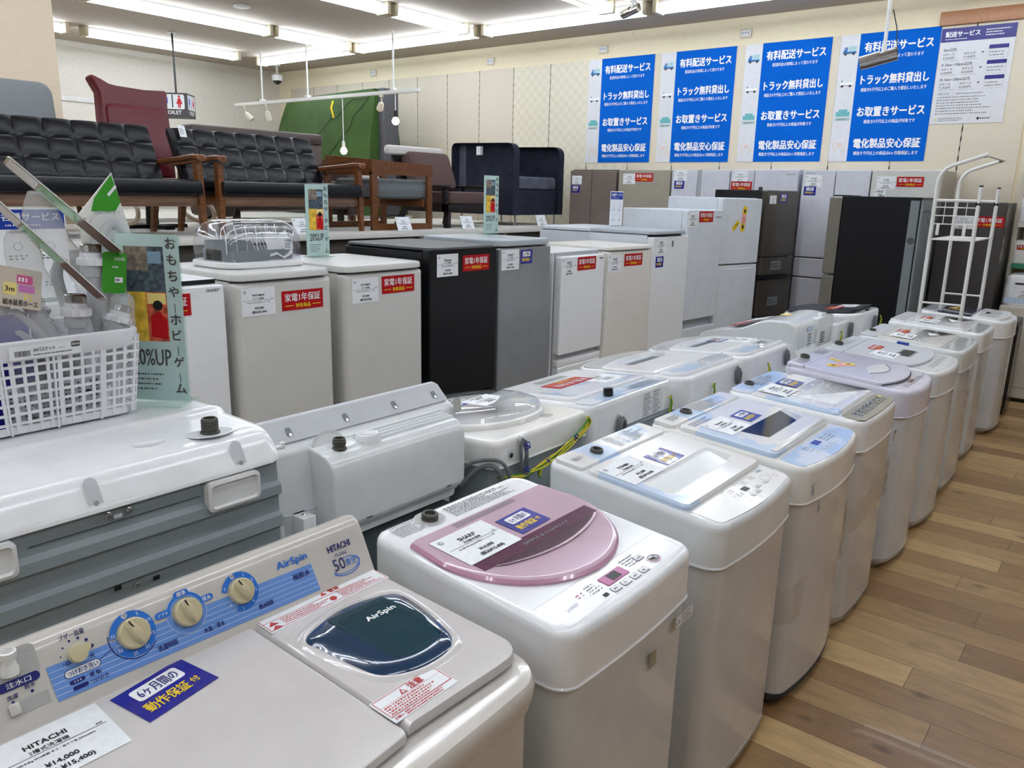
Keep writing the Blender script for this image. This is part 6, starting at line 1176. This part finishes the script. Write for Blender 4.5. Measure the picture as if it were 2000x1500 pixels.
# A: label card "3m" at the left front
t = pack('packed grey hose with a beige 3m label card, at the left front of the basket', (-1.82, .63, BZ+.006))
F = frame((.035, -.028, .325), (0, .082, -.020), (-.02, .012, .08)); b = MB().m('card_beige').at(F); b.box(-.03, .083, -.062, .020, -.002, 0); b.m('black'); b.disc(-.005, .0, .006, .0004, 12)
b.m('pink_ink'); b.rect(.036, -.012, .066, .006, .0004); b.m('pink_ink2'); b.rect(.040, -.029, .070, -.014, .0004); b.m('yellow_soft'); b.rect(.012, -.037, .036, -.012, .0004); b.m('ink'); b.text('3m', .015, -.033, .017, .016, .0008, 1); b.text('給水延長ホース', .012, -.058, .064, .013, .0008, 1, True); b.m('ink_white'); b.dashes(.039, -.010, .063, .004, 1, .0008, 3, .6, .1, .2); b.m('yellow'); b.dashes(.05, -.045, .07, -.032, 2, .0008, 4, .5, .2, .3); part('label_card', b, t, 'beige label card')
b = MB().m('hose'); [b.tube(spline([(0.01-.012*q, -.05+.01*q, .14-.03*q), (.015, -.01, .27-.035*q), (.02, .03, .25-.04*q), (.02, .075-.008*q, .15-.01*q), (.01, .09, .03)], 6, False), .0125, 10) for q in range(3)]; part('hose', b, t, 'grey corrugated hose')
bag(t, [(.015, .0, .30), (.02, .01, .22), (.02, .03, .12), (.015, .03, .02)], .028, .065, 3)
b = MB().m('black_card'); b.box(-.012, -.008, -.06, .06, .02, .24); part('backing_card', b, t)
# B: narrow card seen on edge, with a steel ringed nozzle
def edge_pack(label, p, q, noz, tilt, seed, deep):
    t = pack(label, (p[0], p[1], BZ+.006)); o = Vector((p[0], p[1], BZ+.006)); a = Vector(p)-o; c = Vector(q)-o
    d = (c-a).normalized(); F = frame(tuple(a), (.97, -.24, .14), tuple(d)); L = (c-a).length
    b = MB().m('card_white').at(F); b.plate(rrect(deep, L, .012, 4, cx=-deep/2+.012, cy=L/2), -.0012, .0012); b.m('green'); b.rect(-deep+.02, L*.28, .010, L*.62, -.0016); b.m('photo_brown'); b.rect(-deep+.02, L*.64, .008, L*.98, -.0017); b.m('paper'); b.rect(-deep+.02, L*.02, .008, L*.26, -.0017); part('backing_card', b, t, 'green and white backing card')
    n = Vector(noz)-o; b = MB(); nozzle(b, T(*n) @ RX(tilt) @ Matrix.Scale(1.25, 4)); part('nozzle', b, t, 'grey hose end with a steel ring')
    b = MB().m('hose'); b.tube(spline([tuple(n+Vector((0, .0, -.12))), tuple(n+Vector((-.02, .02, -.16))), tuple(n+Vector((-.05, -.02, -.15))), tuple(n+Vector((-.06, -.05, -.02))), tuple(n+Vector((-.05, -.04, .03)))], 6, False), .012, 10); part('hose', b, t)
    m = a.lerp(c, .35); bag(t, [tuple(m+Vector((-.02, -.012, .0))), tuple(a.lerp(c, .55)+Vector((-.02, -.035, -.06))), tuple(n+Vector((-.012, -.004, .0))), tuple(n+Vector((-.012, .0, -.12)))], .040, .042, seed)
    return t
edge_pack('packed hose with a narrow card seen on edge, left, nozzle just above the basket rim', (-1.80, .612, 1.555), (-1.80, .795, 1.335), (-1.80, .749, 1.283), -3, 5, .10)
edge_pack('packed hose with the longest card seen on edge, leaning left over the middle', (-1.86, .674, 1.627), (-1.86, .868, 1.425), (-1.845, .812, 1.385), -2, 9, .10)
# D: upright green topped pack
t = pack('packed hose with a pointed green and white card standing tallest at the back right', (-1.93, .90, BZ+.006)); O = Vector((-1.93, .90, BZ+.006))
b = MB().m('card_white').at(frame((0, 0, 0), (0, 1, 0), (0, 0, 1))); z0 = BZ+.006
P = [(.015, 1.602), (-.068, 1.508), (-.065, 1.30), (-.04, 1.15), (.05, 1.15), (.062, 1.40), (.050, 1.461), (.030, 1.535)]; b.plate([(x, z-z0) for x, z in P], -.0015, .0015)
b.m('green'); b.poly([(x, z-z0) for x, z in ((.013, 1.598), (-.030, 1.545), (-.040, 1.515), (.012, 1.508), (.030, 1.535))], .0022); b.m('paper'); b.poly([(x, z-z0) for x, z in ((.0, 1.553), (.004, 1.548), (.024, 1.570), (.020, 1.575))], .0026); b.m('black'); b.disc(-.058, 1.495-z0, .005, .0024, 12); part('backing_card', b, t, 'pointed green and white card')
b = MB().m('hose'); [b.tube(spline([(.012+.012*q, -.03+.012*q, .10), (.014+.01*q, -.035+.012*q, .33), (.016, .0, .415-.025*q), (.016, .040-.008*q, .32), (.014, .045-.006*q, .08)], 6, False), .010, 10) for q in range(2)]; b.m('green'); b.box(.024, .026, -.005, .035, .06, .30); part('hose', b, t)
bag(t, [(.012, -.01, .44), (.016, .0, .32), (.016, .005, .2), (.012, .0, .05)], .026, .058, 13)
# E: small green pack at the right end
t = pack('packed hose with small green card and tilted nozzle at the right basket rim', (-1.90, .945, BZ+.006)); t.location.y = .765; t.location.x = -1.84; z0 = BZ+.006
b = MB().m('green').at(frame((.02, .085, .36), (-.15, 1, -.12), (0, .1, 1))); b.plate(rrect(.058, .092, .008, 4, bow=0, cx=.006, cy=-.05), -.001, .001); b.m('ink_white'); b.text('SANEI', .004, -.022, .026, .007, .0014, 0, True); b.dashes(-.0, -.04, .024, -.034, 1, .0014, 4, .7, .1, .2); b.m('paper'); b.rect(.006, -.072, .026, -.060, .0014); b.m('ink'); b.dashes(.008, -.070, .024, -.062, 1, .0018, 4, .7, .1, .2); part('backing_card', b, t, 'small green card')
b = MB(); nozzle(b, T(.03, .072, .185) @ RX(-22) @ Matrix.Scale(1.15, 4)); part('nozzle', b, t, 'grey hose end with a steel ring')
bag(t, [(.03, .092, .26), (.03, .085, .21), (.028, .065, .15), (.02, .04, .06)], .03, .033, 21)
# loose sheets inside the basket
b = MB().m('blue_card').at(frame((-1.792, .60, BZ+.012), (0, 1, 0), (0, -.22, 1))); b.box(-.045, .055, 0, .235, -.001, .001); b.m('ink_white'); b.text('キレイ', -.0, .06, .03, .012, .0014, 0, True); b.rect(.050, 0, .053, .235, .0012); single('blue_card', b, 'deep blue card standing in the left front of the basket', 'card')
b = MB().m('paper').at(frame((-1.790, .69, BZ+.008), (0, 1, 0), (.06, .02, 1))); b.box(-.10, .095, 0, .090, -.001, .0005); b.m('grey_ink')
for i in range(7): b.dashes(-.095+.027*i, .008, -.074+.027*i, .084, 7, .0009, i, .45, .08, .3)
b.m('ink'); b.barcode(-.06, .006, -.045, .02, .0011, 3); b.disc(.062, .055, .006, .0012, 12); single('instruction_sheet', b, 'white printed instruction sheet lying behind the basket lattice', 'sheet')

# ------------------------------------------------------------------ white tube rack over the last washing machine
t = thing('laundry_rack', 'white tubular laundry rack standing over the last washing machine', 'rack', (-1.055, 6.45, 0))
y0, y1, xl, xr = -.37, .385, -.13, .13
for y in (y0, y1):
    b = MB().m('pole_white'); b.tube([(xl, y, 0), (xl, y, 1.68)] + [(xl+.10*(1-cos(radians(a))), y, 1.70+.12*sin(radians(a))) for a in (15, 35, 55, 75)] + [(xl+.27, y, 1.885)], .0125, 10); part('leg', b, t, 'tall leg bent over at the top')
    b = MB().m('pole_white'); b.tube([(xr, y, 0), (xr, y, 1.68)], .0125, 10); b.m('black'); b.tube([(xr, y, 1.68), (xr, y, 1.69)], .0128, 10); b.tube([(xr-.016, y, 1.57), (xr+.016, y, 1.57)], .014, 8); part('leg', b, t, 'short front leg')
    b = MB().m('pole_white'); b.tube([(xl, y, 1.59), (xr, y, 1.59)], .010, 8); part('crossbar', b, t); b = MB().m('pole_white'); b.tube([(xl, y, .90), (xr, y, .90)], .007, 8); part('crossbar', b, t)
b = MB().m('pole_white'); b.tube([(xl+.26, y0, 1.88), (xl+.26, y1, 1.88)], .009, 8); b.m('black'); [b.tube([(xl+.25, y-.02, 1.878), (xl+.25, y+.02, 1.878)], .013, 8) for y in (y0+.03, y1-.03)]; part('hanging_bar', b, t)
b = MB().m('pole_white')
for z in (1.545, 1.49, 1.435): b.tube([(xl, y0, z), (xr, y0, z)], .004, 6)
for i in range(1, 4): b.tube([(xl+.26*i/4, y0, 1.59), (xl+.26*i/4, y0, 1.435)], .0028, 5)
for x in (xl+.04, xr-.06): b.box(x-.010, x+.010, y0-.012, y0-.004, 1.36, 1.44, .004)
part('side_grid', b, t)
b = MB().m('pole_white'); [b.tube([(x, y0, 1.33), (x, y1, 1.33)], .005, 6) for x in (xl, xr)]; [b.tube([(xl, y0+(y1-y0)*i/14, 1.33), (xr, y0+(y1-y0)*i/14, 1.33)], .0028, 5) for i in range(15)]; part('wire_shelf', b, t)

# ------------------------------------------------------------------ right hand end: shelving and small appliances
t = thing('slim_cabinet', 'slim black cabinet with a pale rim behind the last washing machine', 'cabinet', (-.86, 7.04, 0))
b = MB().m('black'); b.box(-.19, .19, -.16, .16, .02, .735, .012); part('body', b, t)
b = MB().m('fridge_dark'); b.at(frame((.191, -.16, 0), (0, 1, 0), (0, 0, 1))); b.box(.03, .29, .06, .70, 0, .006, .003); b.m('back_grey'); b.rect(.05, .66, .27, .69, .0066); part('door', b, t)
t = thing('storage_cabinet', 'beige low cabinet at the right edge carrying the white appliance', 'cabinet', (-.63, 7.75, 0))
b = MB().m('beige_box'); b.box(-.25, .25, -.25, .25, .03, .775, .015); part('body', b, t); b = MB().m('black'); b.box(-.235, .235, -.24, .24, 0, .03); part('plinth', b, t); b = MB().m('back_grey').at(frame((0, -.2505, 0), (1, 0, 0), (0, 0, 1))); [b.disc(x, .08, .01, .001, 10) for x in (-.2, -.17)]; b.rect(-.235, .12, .235, .124, .001); part('front_marks', b, t)
t = thing('rice_cooker', 'white table-top appliance with a price card, on the beige cabinet', 'appliance', (-.66, 7.72, .776))
b = MB().m('white'); b.loft([[(x, y, z) for x, y in rrect(.44*k, .34*k, .06, 5)] for k, z in ((.95, 0), (1, .02), (1, .16), (.96, .22), (.85, .245), (.6, .25))]); part('body', b, t)
b = MB().m('blue_print').at(frame((0, -.1715, 0), (1, 0, 0), (0, 0, 1))); b.rect(-.20, .02, .20, .06, .001); b.m('ink'); b.rect(-.14, .17, -.02, .185, .001); part('panel', b, t); stick('price', t, frame((0, -.172, 0), (1, 0, 0), (0, 0, 1)), -.08, .11, .13, 0, .002, ('', '家電', '2018年製', '6,800'))
t = thing('display_shelf', 'cream shelf rack with a green price rail at the right end of the back wall', 'shelf', (-.46, 8.10, 0))
for x in (-.44, .44): b = MB().m('shelf_post'); b.box(x-.015, x+.015, -.2, .2, 0, 1.9, .003); part('post', b, t)
for z in (1.06, 1.40, 1.78): b = MB().m('shelf_white'); b.box(-.43, .43, -.2, .2, z, z+.025, .003); sh_ = part('shelf_board', b, t); b = MB().m('shelf_green' if z < 1.1 else 'shelf_white'); b.box(-.43, .43, -.21, -.2, z-.01, z+.03); part('price_rail', b, sh_)
for z, h, l, m in ((1.425, .22, 'white boxed appliance on the upper board of the cream shelf', 'white'), (1.085, .20, 'white small appliance with a red label on the green railed board', 'white_warm')):
    t = thing('toaster', l, 'appliance', (-.70, 8.06, z)); b = MB().m(m); b.box(-.20, .18, -.16, .16, 0, h, .03); part('body', b, t); b = MB().m('dark_glass').at(frame((0, -.1605, 0), (1, 0, 0), (0, 0, 1))); b.poly(rrect(.16, .07, .01, 3, cx=.04, cy=h*.5), .001); part('window', b, t); stick('red' if z < 1.2 else 'blue', t, frame((0, -.1605, 0), (1, 0, 0), (0, 0, 1)), -.12, h*.7, .10)
b = MB().m('paper').at(T(-.47, 7.895, 1.70)); b.box(-.10, .10, -.004, .0, -.28, .06); b.m('grey_ink'); b.at(frame((-.47, 7.8905, 1.70), (1, 0, 0), (0, 0, 1))); b.dashes(-.08, -.25, .08, .03, 8, .0005, 5); single('hanging_sheet', b, 'white printed sheet hanging from the top board of the cream shelf', 'sheet')
